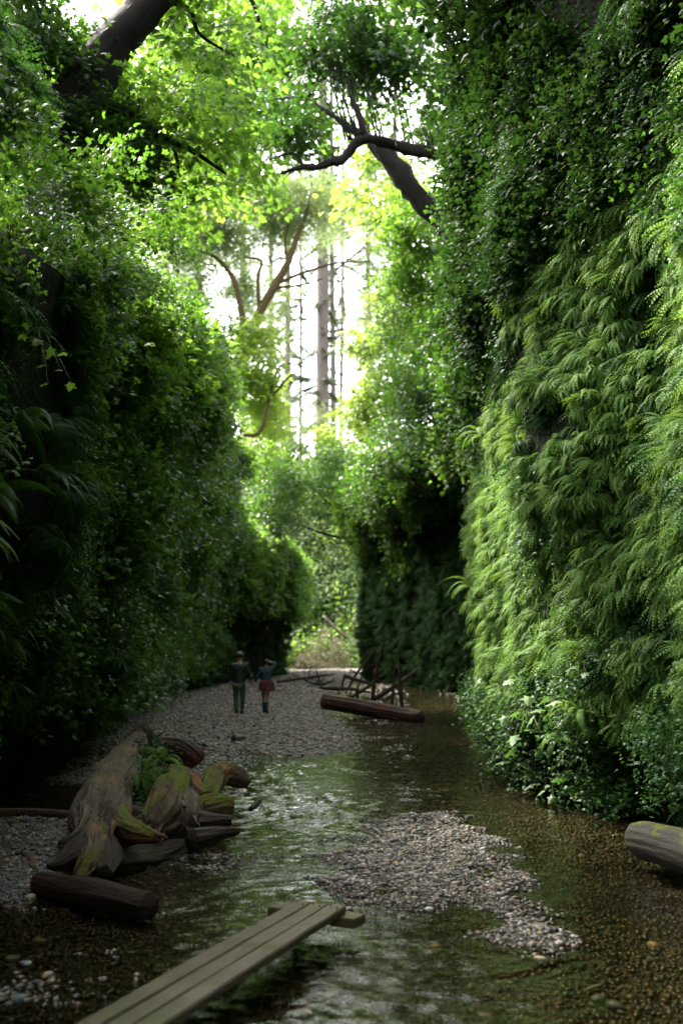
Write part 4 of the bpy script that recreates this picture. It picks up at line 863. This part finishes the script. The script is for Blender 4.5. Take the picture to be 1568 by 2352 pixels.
for c in SC:
    for k in range(2):
        m_ = stone_mesh(k + 40, 2, SC[c], 'river_stone'); SD[c, k] = m_
stones = [(1045, 2035, .045, 'tan', 'oval tan stone in the shallow water beside the gravel bar'), (985, 2092, .04, 'white', 'white stone below the gravel bar'), (1000, 2160, .05, 'orange brown', 'orange brown stone on the bed near the plank'), (1372, 2255, .055, 'blue grey', 'blue grey upright stone in the near right water'),
          (930, 2195, .045, 'orange brown', 'orange stone under the ripples right of the plank'), (1085, 2290, .05, 'dark', 'flat dark stone in the foreground water'), (1120, 2305, .07, 'dark', 'larger flat dark stone in the foreground water'), (1335, 1950, .05, 'pale grey', 'pale stone in the right channel'),
          (1190, 1945, .045, 'white', 'white stone at the upper right edge of the gravel bar'), (548, 1707, .17, 'dark', 'largest dark rock on the gravel behind the driftwood'), (822, 1703, .09, 'dark', 'small dark rock at the end of the gravel bank'), (592, 1850, .10, 'dark', 'dark stone in the ripples beside the mossy root'),
          (805, 2012, .05, 'dark', 'dark lump on the near gravel'), (470, 1722, .06, 'dark', 'small dark rock on the bank behind the stump'), (90, 2150, .06, 'pale grey', 'pale stone in the dark near left water'), (60, 2210, .06, 'blue grey', 'grey stone among the stones at the lower left'), (30, 2185, .05, 'pale grey', 'light stone at the lower left edge'),
          (110, 2240, .045, 'tan', 'tan stone in the lower left water'), (45, 2300, .05, 'blue grey', 'dim grey stone near the lower left corner'), (70, 2065, .05, 'tan', 'flat tan stone at the edge of the left sand'), (150, 2080, .04, 'pale grey', 'round pale stone beside the dark sunken log'), (1410, 2270, .06, 'blue grey', 'dim grey stone in the lower right water'),
          (1240, 2200, .045, 'tan', 'tan stone in the lower right water'), (890, 1992, .04, 'orange brown', 'orange stone on the left of the gravel bar'), (1130, 2010, .035, 'orange brown', 'orange stone on top of the gravel bar'), (760, 2270, .05, 'pale grey', 'pale stone in the bottom centre water'), (700, 2300, .045, 'orange brown', 'orange stone in the bottom centre water'), (1500, 2150, .06, 'tan', 'tan stone near the right edge of the water')]
for k, (px, py, s, c, lb) in enumerate(stones):
    q = Gw(px, py); z = float(ground_h(np.array([q[0]]), np.array([q[1]]))[0]); link('river_stone', SD[c, k % 2], loc=(q[0], q[1], z + s * .3), rot=(random.uniform(-.2, .2), random.uniform(-.2, .2), random.uniform(0, 6)), scale=s, label=lb, cat='stone', group='single larger stones in the creek')

for pts, mt, lb in (([(1340, 2278, 0, .006), (1362, 2270, 0, .008), (1385, 2262, 0, .005)], 'bark_ochre', 'yellow stick lying in the lower right water'), ([(575, 1862, 0, .03), (592, 1848, 0, .04), (598, 1840, 0, .02)], 'drift_dark', 'short black snag in the ripples beside the mossy root'),
                    ([(560, 1826, 0, .012), (585, 1822, 0, .014), (606, 1818, 0, .008)], 'drift', 'thin grey stick in the calm pool by the mossy root'), ([(100, 2040, 0, .02), (60, 1990, 0, .025), (35, 1985, 0, .015)], 'drift', 'small driftwood stick on the dark left sand')):
    w_ = []
    for q in pts:
        g = Gw(q[0], q[1]); w_.append((g[0], g[1], max(float(ground_h(g[:1], g[1:2])[0]), 0) + q[3] * .6))
    tube_obj('stick', w_, [q[3] for q in pts], M[mt], seg=7, n=12, bump=.2, label=lb, cat='stick')
# ------------------------------------------------------------------ plank footbridge
dirv = np.array([-.361, -.9325]); perp = np.array([.9325, -.361]); A0 = np.array([-.289, 6.712]); BW, BT, ZT = .118, .045, .20
ang = math.atan2(-dirv[0], dirv[1])
import bmesh
def board(name, w, l, h, mat, bev=.006, seed=0):
    bm = bmesh.new(); bmesh.ops.create_cube(bm, size=1)
    for v in bm.verts: v.co = Vector((v.co.x * w, v.co.y * l, v.co.z * h))
    bmesh.ops.subdivide_edges(bm, edges=[e for e in bm.edges if abs((e.verts[0].co - e.verts[1].co).y) > .5 * l], cuts=14)
    bmesh.ops.bevel(bm, geom=[e for e in bm.edges if e.is_boundary or e.calc_face_angle(0) > .5], offset=bev, segments=2, affect='EDGES')
    V = np.array([v.co for v in bm.verts]); d = .0035 * fbm(V * 5 + seed, seed, 2); d2 = .004 * fbm(V * np.array([20, 3, 20]) + seed, seed + 4, 2)
    for v, a, b_ in zip(bm.verts, d, d2): v.co.z += a; v.co.x += b_
    me = bpy.data.meshes.new(name); bm.to_mesh(me); bm.free(); me.materials.append(mat); return me
br = link('plank_footbridge', None, loc=(A0[0], A0[1], 0), rot=(0, 0, ang), label='narrow weathered plank footbridge lying across the near water', cat='footbridge')
LEN = 4.6      # local +Y runs toward the camera after rotation
for k in range(3):
    me = board('board', BW - .006, LEN - (.0, .01, .02)[k], BT, M['plank'][k], seed=k * 3)
    o = link('board', me, br); wp = A0 + perp * (BW * (k + .5)) + dirv * (LEN / 2 + (.0, .02, .01)[k]); lc = Matrix.Rotation(-ang, 3, 'Z') @ Vector((wp[0] - A0[0], wp[1] - A0[1], 0)); o.location = (lc.x, lc.y, ZT - BT / 2 - (.0, .003, .001)[k])
for k in range(3):
    for yy in (.07, .11):
        V, F3, F4 = tube([(0, 0, -.004), (0, 0, .004)], [.006, .006], seg=8, n=2); o = link('nail', mesh_data('nail', V, [F4, F3], M['twig']), br); wp = perp * (BW * (k + .5) + (yy - .09) * 1.5) + dirv * yy; lc = Matrix.Rotation(-ang, 3, 'Z') @ Vector((wp[0], wp[1], 0)); o.location = (lc.x, lc.y, ZT + .002)
q0, q1 = G(632, 2077, .15), G(826, 2106, .15); q0, q1 = q0 + (q0 - q1) * .02, q1
c_ = (q0 + q1) / 2; Lc = np.linalg.norm(q1 - q0); me = board('crosspiece', .15, Lc, .06, M['plank'][1], seed=20)
o = link('crosspiece', me, br); lc = Matrix.Rotation(-ang, 3, 'Z') @ Vector((c_[0] - A0[0], c_[1] - A0[1], 0)); o.location = (lc.x, lc.y, ZT - BT - .035); o.rotation_euler = (0, 0, math.atan2((q1 - q0)[1], (q1 - q0)[0]) - R(90) - ang)
wp = dirv * (LEN - .4) + perp * BW * 1.5; lc = Matrix.Rotation(-ang, 3, 'Z') @ Vector((wp[0], wp[1], 0)); o = link('crosspiece', me, br); o.location = (lc.x, lc.y, ZT - BT - .035); o.rotation_euler = (0, 0, R(90))

# ------------------------------------------------------------------ driftwood stump and logs
def px_tube(name, pts, mat, parent, off, **kw):
    if kw.get('seg', 0) >= 14: kw['seg'] = 56; kw['n'] = kw['n'] * 3; kw.setdefault('ang', 4.5); kw['freq'] *= .55
    return tube_obj(name, [P(*q[:3]) for q in pts], [q[3] for q in pts], mat, parent, off, **kw)
b0 = P(240, 1880, 9.0); b0[2] = 0
st = link('driftwood_stump', None, loc=b0, label='large weathered driftwood stump with mossy roots lying at the left of the creek', cat='driftwood')
kw = dict(seg=20, bump=.16, freq=2.2)
px_tube('trunk', [(327, 1688, 16.0, .11), (305, 1722, 14.5, .17), (275, 1775, 12, .24), (245, 1832, 10.2, .25), (225, 1885, 9.1, .25), (215, 1915, 8.7, .17)], M['drift'], st, b0, seg=28, n=60, bump=.11, freq=2.2, ang=3.5)
px_tube('broken_end', [(318, 1705, 15.6, .15), (330, 1688, 15.7, .17), (340, 1690, 15.6, .11)], M['drift'], st, b0, seg=14, n=12, bump=.3, freq=5)
roots = [('root', [(240, 1860, 9.3, .16), (275, 1893, 8.9, .11), (310, 1910, 8.7, .085), (352, 1922, 8.5, .04)], 'drift_moss'),
         ('root', [(215, 1880, 9.0, .17), (205, 1900, 8.7, .13), (190, 1920, 8.5, .08), (155, 1930, 8.4, .03), (135, 1935, 8.4, .02)], 'drift'),
         ('root', [(215, 1915, 8.7, .16), (220, 1950, 8.4, .12), (205, 1985, 8.1, .07), (180, 2022, 7.8, .03)], 'drift'),
         ('root', [(230, 1930, 8.7, .13), (250, 1970, 8.3, .1), (240, 2005, 8.0, .06)], 'drift_dark'),
         ('root', [(205, 1925, 8.6, .12), (170, 1960, 8.3, .09), (135, 1985, 8.1, .05), (110, 1990, 8.0, .02)], 'drift_dark'),
         ('root', [(413, 1795, 10.6, .13), (397, 1815, 10.2, .19), (385, 1850, 9.8, .20), (370, 1885, 9.4, .17), (352, 1905, 9.2, .09)], 'drift_moss'),
         ('root', [(400, 1830, 10.2, .16), (418, 1850, 9.9, .17), (425, 1880, 9.6, .14), (432, 1900, 9.5, .06)], 'drift'),
         ('root', [(385, 1790, 10.9, .14), (420, 1795, 10.9, .15), (445, 1815, 10.8, .12), (470, 1835, 10.7, .10)], 'drift_moss'),
         ('root', [(465, 1840, 10.8, .11), (482, 1815, 11.2, .12), (492, 1792, 11.8, .13), (510, 1778, 12.2, .13), (540, 1785, 12.3, .12), (572, 1800, 12.3, .05)], 'drift_moss'),
         ('root', [(455, 1862, 10.4, .12), (490, 1856, 10.3, .14), (520, 1850, 10.3, .11), (536, 1850, 10.3, .06)], 'drift_moss'),
         ('root', [(430, 1895, 9.7, .13), (480, 1890, 9.8, .09), (527, 1885, 9.9, .05)], 'drift_dark'),
         ('root', [(440, 1930, 9.1, .10), (500, 1915, 9.3, .06), (548, 1910, 9.4, .03)], 'drift_dark'),
         ('root', [(235, 1930, 9.2, .2), (290, 1950, 9.3, .22), (360, 1935, 9.5, .24), (430, 1905, 9.8, .18), (460, 1880, 10.3, .12)], 'drift_dark'),  # dark filler mass standing in for the shade under the stump
         ('root', [(260, 1990, 8.5, .1), (310, 1985, 8.8, .14), (380, 1965, 9.2, .12), (430, 1940, 9.4, .06)], 'drift_dark'),
         ('root', [(430, 1800, 11, .2), (400, 1860, 10.6, .26), (350, 1905, 10.0, .22), (290, 1900, 9.7, .2)], 'drift_dark')]
for k, (nm, pts, mt) in enumerate(roots): px_tube(nm, pts, M[mt], st, b0, seg=16, n=len(pts) * 8, bump=.17, freq=4.5, ang=3.0, seed=k + 3)
def free_log(name, pts, mat, label, **kw):
    o = px_tube(name, pts, mat, None, (0, 0, 0), **kw); o['label'] = label; o['category'] = 'log'; return o
free_log('driftwood_log', [(348, 1738, 15.3, .16), (375, 1728, 15.2, .2), (415, 1730, 15.0, .2), (445, 1742, 14.8, .16), (455, 1752, 14.8, .1)], M['log_red'], 'short reddish brown log behind the stump', seg=16, n=30, bump=.25, freq=2.5, seed=50)
free_log('sunken_log', [(92, 2030, 7.8, .085), (140, 2040, 7.6, .095), (210, 2052, 7.35, .10), (280, 2068, 7.15, .095), (342, 2082, 6.95, .085)], M['drift_dark'], 'dark wet log half sunk in the near left water', seg=18, n=40, bump=.09, freq=3, seed=51)
free_log('mossy_log', [(1466, 1928, 8.9, .13), (1480, 1930, 8.8, .155), (1540, 1945, 8.45, .16), (1620, 1970, 8.0, .17), (1780, 2010, 7.4, .18)], M['log_grey'], 'smooth grey log with mossy end at the right edge of the creek', seg=24, n=40, bump=.06, freq=2, seed=52)
free_log('thin_log', [(-80, 1868, 11, .045), (60, 1866, 11, .045), (130, 1868, 10.9, .04), (180, 1871, 10.8, .02)], M['drift'], 'thin pale log on the dark left bank', seg=10, n=24, bump=.1, freq=3, seed=53)
free_log('branch_stick', [(636, 1566, 43, .06), (680, 1560, 43.5, .07), (730, 1553, 44, .07), (770, 1548, 44.5, .04)], M['drift_dark'], 'long dark branch lying across the far gravel', seg=8, n=20, bump=.1, freq=1, seed=54)
t0 = P(748, 1612, 29.6); fl = link('fallen_log', None, loc=t0, label='fallen reddish log with a tangle of bare dark branches in mid creek', cat='log')
px_tube('trunk', [(741, 1612, 29.6, .20), (760, 1613, 29.5, .21), (850, 1627, 28.6, .21), (930, 1641, 27.8, .19), (966, 1647, 27.4, .16)], M['log_red'], fl, t0, seg=18, n=40, bump=.12, freq=1.5)
brs = [[(856, 1605, 28.6, .07), (860, 1560, 28.8, .06), (866, 1530, 29, .05), (880, 1480, 29, .045), (889, 1453, 29, .02)], [(805, 1603, 29.2, .05), (852, 1572, 29.4, .05), (884, 1545, 29.6, .025)], [(925, 1640, 27.9, .07), (918, 1575, 28, .055), (914, 1520, 28.1, .03)],
       [(900, 1618, 28.3, .05), (904, 1560, 28.4, .04), (905, 1530, 28.4, .02)], [(858, 1606, 28.6, .07), (904, 1578, 29, .07), (940, 1552, 29.3, .06), (965, 1534, 29.5, .03)], [(792, 1552, 31, .07), (820, 1562, 30.7, .06), (856, 1572, 30.4, .05)], [(792, 1552, 31, .05), (786, 1575, 31, .04), (796, 1582, 31, .03)],
       [(735, 1580, 31, .04), (770, 1582, 31, .06), (806, 1583, 30.7, .05), (850, 1590, 30.4, .04)], [(704, 1565, 32, .02), (735, 1572, 31.5, .05), (765, 1564, 31.6, .03)], [(738, 1580, 31, .04), (733, 1562, 31.2, .03)], [(797, 1585, 30.8, .04), (820, 1545, 30.9, .04), (854, 1502, 31, .03), (862, 1486, 31, .015)],
       [(820, 1545, 30.9, .025), (805, 1540, 31, .02), (802, 1550, 31, .012)], [(826, 1548, 30.9, .025), (850, 1530, 30.5, .02), (870, 1520, 30.3, .01)], [(812, 1600, 30, .03), (826, 1570, 30, .03), (836, 1540, 30, .02), (856, 1522, 30, .01)], [(820, 1610, 29.2, .05), (821, 1585, 29.1, .03), (820, 1568, 29.1, .012)],
       [(776, 1595, 29.8, .03), (777, 1580, 29.8, .015)], [(870, 1572, 28.9, .03), (850, 1540, 28.7, .02), (846, 1510, 28.6, .01)], [(884, 1500, 29, .02), (900, 1488, 29, .008)], [(800, 1604, 29.2, .03), (806, 1585, 29.2, .02), (806, 1568, 29.4, .01)], [(880, 1610, 28.6, .05), (905, 1595, 28.8, .04), (930, 1590, 28.9, .02)],
       [(968, 1645, 27.4, .03), (1000, 1640, 27.2, .015), (1040, 1632, 27.2, .006)]]
for k in range(26):
    b_ = brs[random.randrange(11)]; q = b_[len(b_) // 2 - 1 + random.randrange(2)]; a = random.uniform(-.9, 3.9); l = random.uniform(14, 42)
    brs.append([(q[0], q[1], q[2], .022), (q[0] + l * .5 * math.cos(a) + random.uniform(-5, 5), q[1] - l * .5 * math.sin(a), q[2] + random.uniform(-.3, .3), .015), (q[0] + l * math.cos(a), q[1] - l * math.sin(a), q[2] + random.uniform(-.6, .6), .006)])
for k, pts in enumerate(brs): px_tube('branch', pts, M['twig'], fl, t0, seg=6, n=len(pts) * 4, bump=.1, seed=k)
q = P(960, 1600, 31)
# pale bare branches on the far bank
for k, (pts, lb) in enumerate([([(742, 1415, 86, .10), (775, 1448, 85.5, .14), (820, 1478, 85, .12), (870, 1500, 84.5, .08)], 'pale fallen branch slanting down the far bank'), ([(760, 1440, 86, .06), (790, 1425, 86, .08), (835, 1440, 85.5, .07), (850, 1450, 85, .04)], 'orange brown branch across the far bank'), ([(800, 1440, 85, .06), (830, 1465, 84.6, .06), (872, 1476, 84.3, .04)], 'thin ochre branch hanging low on the far bank')]):
    o = px_tube('fallen_branch', pts, M['bark_ochre'] if k else M['drift'], None, (0, 0, 0), seg=6, n=16, bump=.1); o['label'] = lb; o['category'] = 'branch'
r = np.random.default_rng(9)
p = np.array([Gw(random.uniform(700, 800), 1532)[:3] for _ in range(160)]); p[:, 0] = r.uniform(-3.6, .5, 160); p[:, 1] = r.uniform(80, 86, 160); p[:, 2] = 1.0 + r.uniform(0, 1, 160) ** 1.5 * 3.5 * (1 - np.abs(p[:, 0] + 1.4) / 2.5).clip(0, 1)
CL['dry'] = [bough_mesh('dry_spray', M['dry'], 60, .8, .14, 1, .6, .4, k + 70) for k in range(2)]
scatter('dry_brown_leaves', p, r.uniform(-1, 1, (160, 3)) * [.5, .5, 3], r.uniform(.5, 1.0, 160), CL['dry'], 'dry brown brush heaped at the foot of the far bank')

for c_, dr, n_, sp in ((P(352, 1905, 9.2), (-.1, -1, -.25), 9, .13), (P(352, 1920, 8.55), (.6, -.6, -.1), 6, .04), (P(345, 1694, 15.6), (.4, -.3, .3), 8, .12), (P(430, 1895, 9.5), (.3, -1, -.3), 7, .10), (P(190, 2000, 7.95), (-.2, -.6, -1), 6, .05), (P(215, 1925, 8.5), (-.1, -1, -.6), 8, .14)):
    d = np.array(dr, float); d /= np.linalg.norm(d)
    for k in range(n_):
        o_ = np.array([random.gauss(0, sp * .6), random.gauss(0, sp * .4), random.gauss(0, sp * .5)]); e = c_ + o_ - d * .1; l = random.uniform(.12, .28)
        tube_obj('splinter', [e, e + d * l * .6 + o_ * .1, e + d * l + o_ * .3], [random.uniform(.02, .035), .016, .003], M['drift'] if k % 3 else M['drift_moss'], st, b0, seg=6, n=8, bump=.3, freq=6)
# plants growing on the stump
for k, (px, py, d, s, lb) in enumerate([(372, 1752, 10.6, .8, 'pale fern growing on top of the driftwood stump'), (322, 1790, 10.6, .6, 'small fern in the middle of the driftwood stump'), (322, 1728, 12.4, .5, 'bright fern near the far end of the stump')]):
    fern_thing(P(px, py, d), (0, 0, R(-90 + 60 * k)), s, 'frond_long', 700 + k, lb, None, n=7)
for k, (px, py, d, n_, lb) in enumerate([(325, 1850, 10.6, 14, 'low leafy plant filling the hollow of the stump'), (350, 1880, 10.2, 10, 'dark leafy plant at the front of the stump hollow'), (320, 1790, 11.8, 10, 'leafy plant growing behind the stump fern'), (350, 1745, 13.5, 8, 'bright leafy plant between the stump and the reddish log')]):
    b_ = P(px, py, d); t = link('stump_plant', None, loc=b_, label=lb, cat='plant')
    for j in range(n_): link('leaf_spray', CL['ivy'][j % 3], t, loc=(random.uniform(-.2, .2), random.uniform(-.3, .3), random.uniform(-.15, .2)), rot=(random.uniform(-.3, .3), random.uniform(-.9, -.1), random.uniform(0, 6.28)), scale=random.uniform(.6, 1.1))

# ------------------------------------------------------------------ people
def skin_mesh(name, V, E, rad, mat, parent, root=0, sub=2, loc=(0, 0, 0)):
    me = bpy.data.meshes.new(name); me.from_pydata([tuple(v) for v in V], E, []); me.materials.append(mat)
    o = link(name, me, parent, loc=loc); md = o.modifiers.new('skin', 'SKIN'); md.use_smooth_shade = True
    sv = me.skin_vertices[0].data
    for i, r_ in enumerate(rad): sv[i].radius = r_ if isinstance(r_, tuple) else (r_, r_)
    sv[root].use_root = True
    s = o.modifiers.new('sub', 'SUBSURF'); s.levels = sub; s.render_levels = sub
    return o
def chain(V, E, R_, start, pts):
    prev = start
    for (x, y, z, r_) in pts: V.append((x, y, z)); R_.append(r_); E.append((prev, len(V) - 1)); prev = len(V) - 1
    return prev
def hand(V, E, R_, w, d):          # d: direction of the hand; five fingers, thumb at the side
    d = np.array(d, float); d /= np.linalg.norm(d); w0 = np.array(V[w]); s = np.cross(d, [0, 1, 0]); s /= np.linalg.norm(s) + 1e-6
    p = chain(V, E, R_, w, [(*(w0 + d * .06), .028)])
    for k, l in enumerate((.065, .078, .072, .058)):
        b_ = w0 + d * .09 + np.array([0, 1, 0]) * (k - 1.5) * .019; chain(V, E, R_, p, [(*b_, .009), (*(b_ + d * l * .6), .008), (*(b_ + d * l * .9 + s * .015), .007)])
    chain(V, E, R_, w, [(*(w0 + d * .03 + np.array([0, -.035, 0])), .011), (*(w0 + d * .07 + np.array([0, -.05, 0])), .009)])
def person_man():
    g = Gw(548, 1646); gz = float(ground_h(np.array([g[0]]), np.array([g[1]]))[0]); t = link('person', None, loc=(g[0], g[1], gz), label='person in dark jacket, sage trousers and pale cap walking away on the gravel', cat='person')
    V = [(0.0, 0, .93)]; R_ = [(.15, .11)]; E = []
    ch = chain(V, E, R_, 0, [(-.0, 0, 1.08, (.14, .10)), (0, .01, 1.25, (.16, .11)), (0, .01, 1.39, (.15, .10))]); nk = chain(V, E, R_, ch, [(0, .02, 1.50, .055)]); chain(V, E, R_, nk, [(.005, .03, 1.58, .075), (.01, .04, 1.66, .095), (.01, .035, 1.73, .075)])
    w = chain(V, E, R_, ch, [(-.19, 0, 1.40, .065), (-.235, -.01, 1.15, .048), (-.265, .03, .90, .034)]); hand(V, E, R_, w, (-.05, .1, -1))
    w = chain(V, E, R_, ch, [(.19, 0, 1.40, .065), (.27, -.02, 1.16, .048), (.36, .05, .92, .034)]); hand(V, E, R_, w, (.3, .1, -1))
    a = chain(V, E, R_, 0, [(-.095, 0, .86, .095), (-.08, .03, .48, .062), (-.05, -.05, .09, .042)]); chain(V, E, R_, a, [(-.05, .06, .045, .04), (-.05, .15, .035, .03)])
    a = chain(V, E, R_, 0, [(.095, 0, .86, .095), (.10, .10, .50, .062), (.075, .16, .10, .042)]); chain(V, E, R_, a, [(.075, .27, .045, .04), (.075, .35, .035, .03)])
    skin_mesh('body', V, E, R_, M['skin'], t)
    V = [(0, 0, .80)]; R_ = [(.19, .15)]; E = []; ch = chain(V, E, R_, 0, [(0, 0, .95, (.19, .145)), (0, 0, 1.10, (.18, .135)), (0, .01, 1.26, (.19, .14)), (0, .01, 1.40, (.175, .12)), (0, .015, 1.47, (.08, .075))]); ch -= 1
    chain(V, E, R_, ch, [(-.20, 0, 1.41, .085), (-.25, -.01, 1.15, .066), (-.27, .03, .93, .05)]); chain(V, E, R_, ch, [(.20, 0, 1.41, .085), (.285, -.02, 1.16, .066), (.35, .05, .95, .05)]); skin_mesh('jacket', V, E, R_, M['jacket'], t)
    V = [(0, 0, .93)]; R_ = [(.165, .13)]; E = []; chain(V, E, R_, 0, [(-.095, 0, .84, .11), (-.08, .03, .48, .085), (-.055, -.045, .12, .068)]); chain(V, E, R_, 0, [(.095, 0, .84, .11), (.10, .10, .50, .085), (.08, .15, .13, .068)]); skin_mesh('trousers', V, E, R_, M['trousers'], t)
    for x, y in ((-.05, -.05), (.075, .16)): skin_mesh('boot', [(x, y, .16), (x, y, .05), (x, y + .12, .045), (x, y + .19, .04)], [(0, 1), (1, 2), (2, 3)], [.058, .055, .05, .04], M['boot'], t)
    skin_mesh('hair', [(.01, .0, 1.60), (.01, -.005, 1.68), (.01, .02, 1.74)], [(0, 1), (1, 2)], [.075, .096, .09], M['hair'], t)
    skin_mesh('cap', [(.01, -.03, 1.735), (.01, .03, 1.755), (.01, .09, 1.745)], [(0, 1), (1, 2)], [(.05, .05), (.10, .06), (.06, .05)], M['cap'], t)
    skin_mesh('cap_brim', [(.05, .10, 1.73), (.11, .16, 1.715), (.14, .19, 1.705)], [(0, 1), (1, 2)], [(.06, .02), (.06, .014), (.04, .01)], M['cap'], t)
    skin_mesh('ear', [(.095, .03, 1.655), (.105, .03, 1.675)], [(0, 1)], [.014, .016], M['skin'], t)
def person_woman():
    g = Gw(610, 1645); gz = float(ground_h(np.array([g[0]]), np.array([g[1]]))[0]); t = link('person', None, loc=(g[0], g[1], gz), label='person in teal denim jacket and red patterned skirt with a hand raised to the head', cat='person')
    V = [(.02, 0, .84)]; R_ = [(.14, .10)]; E = []
    ch = chain(V, E, R_, 0, [(.01, 0, .98, (.11, .08)), (0, .01, 1.12, (.125, .09)), (0, .01, 1.24, (.12, .085))]); nk = chain(V, E, R_, ch, [(0, .02, 1.33, .045)]); chain(V, E, R_, nk, [(.0, .03, 1.40, .065), (0, .035, 1.47, .085), (0, .03, 1.53, .065)])
    w = chain(V, E, R_, ch, [(-.15, 0, 1.24, .05), (-.24, .0, 1.03, .038), (-.36, .04, .86, .028)]); hand(V, E, R_, w, (-.5, .1, -.8))
    w = chain(V, E, R_, ch, [(.15, 0, 1.26, .05), (.27, .04, 1.37, .038), (.13, .06, 1.47, .028)]); hand(V, E, R_, w, (-1, .1, .2))
    a = chain(V, E, R_, 0, [(-.075, 0, .76, .085), (-.07, .10, .43, .052), (-.06, .14, .09, .034)]); chain(V, E, R_, a, [(-.06, .22, .04, .032), (-.06, .29, .035, .025)])
    a = chain(V, E, R_, 0, [(.085, 0, .76, .085), (.04, .02, .43, .052), (.035, -.10, .10, .034)]); chain(V, E, R_, a, [(.035, -.02, .04, .032), (.035, .06, .035, .025)])
    skin_mesh('body', V, E, R_, M['skin'], t)
    V = [(.01, 0, .89)]; R_ = [(.18, .14)]; E = []; ch = chain(V, E, R_, 0, [(.01, 0, 1.02, (.155, .12)), (0, .01, 1.14, (.16, .12)), (0, .01, 1.25, (.145, .11)), (0, .015, 1.31, (.065, .06))]); ch -= 1
    chain(V, E, R_, ch, [(-.16, 0, 1.25, .07), (-.25, 0, 1.03, .056), (-.34, .04, .89, .045)]); chain(V, E, R_, ch, [(.16, 0, 1.27, .07), (.27, .04, 1.375, .056), (.17, .06, 1.45, .045)]); skin_mesh('jacket', V, E, R_, M['denim'], t)
    n = 24; th = np.linspace(0, 2 * np.pi, n, endpoint=False); V = []; 
    for z, rx, ry in ((.94, .165, .12), (.86, .195, .145), (.78, .215, .16), (.70, .225, .165), (.655, .23, .17)):
        for k, a_ in enumerate(th): w_ = 1 + .05 * math.sin(a_ * 7) * (.95 - z) * 4; V.append((.02 + math.cos(a_) * rx * w_, math.sin(a_) * ry * w_, z))
    F = [(i * n + j, i * n + (j + 1) % n, (i + 1) * n + (j + 1) % n, (i + 1) * n + j) for i in range(4) for j in range(n)]; me = mesh_data('skirt', V, np.array(F), M['skirt'], True); o = link('skirt', me, t); o.modifiers.new('thick', 'SOLIDIFY').thickness = .012
    for x, y, x2, y2 in ((-.06, .14, -.068, .11), (.035, -.10, .038, -.04)):
        skin_mesh('sock', [(x2, y2, .34), ((x + x2) / 2, (y + y2) / 2, .22), (x, y, .09)], [(0, 1), (1, 2)], [.058, .052, .04], M['sock'], t); skin_mesh('boot', [(x, y, .13), (x, y, .05), (x, y + .10, .04), (x, y + .16, .035)], [(0, 1), (1, 2), (2, 3)], [.048, .046, .042, .034], M['boot'], t)
    skin_mesh('hair', [(0, -.01, 1.39), (0, -.015, 1.47), (0, .01, 1.54)], [(0, 1), (1, 2)], [.075, .094, .08], M['hair'], t)
person_man(); person_woman()
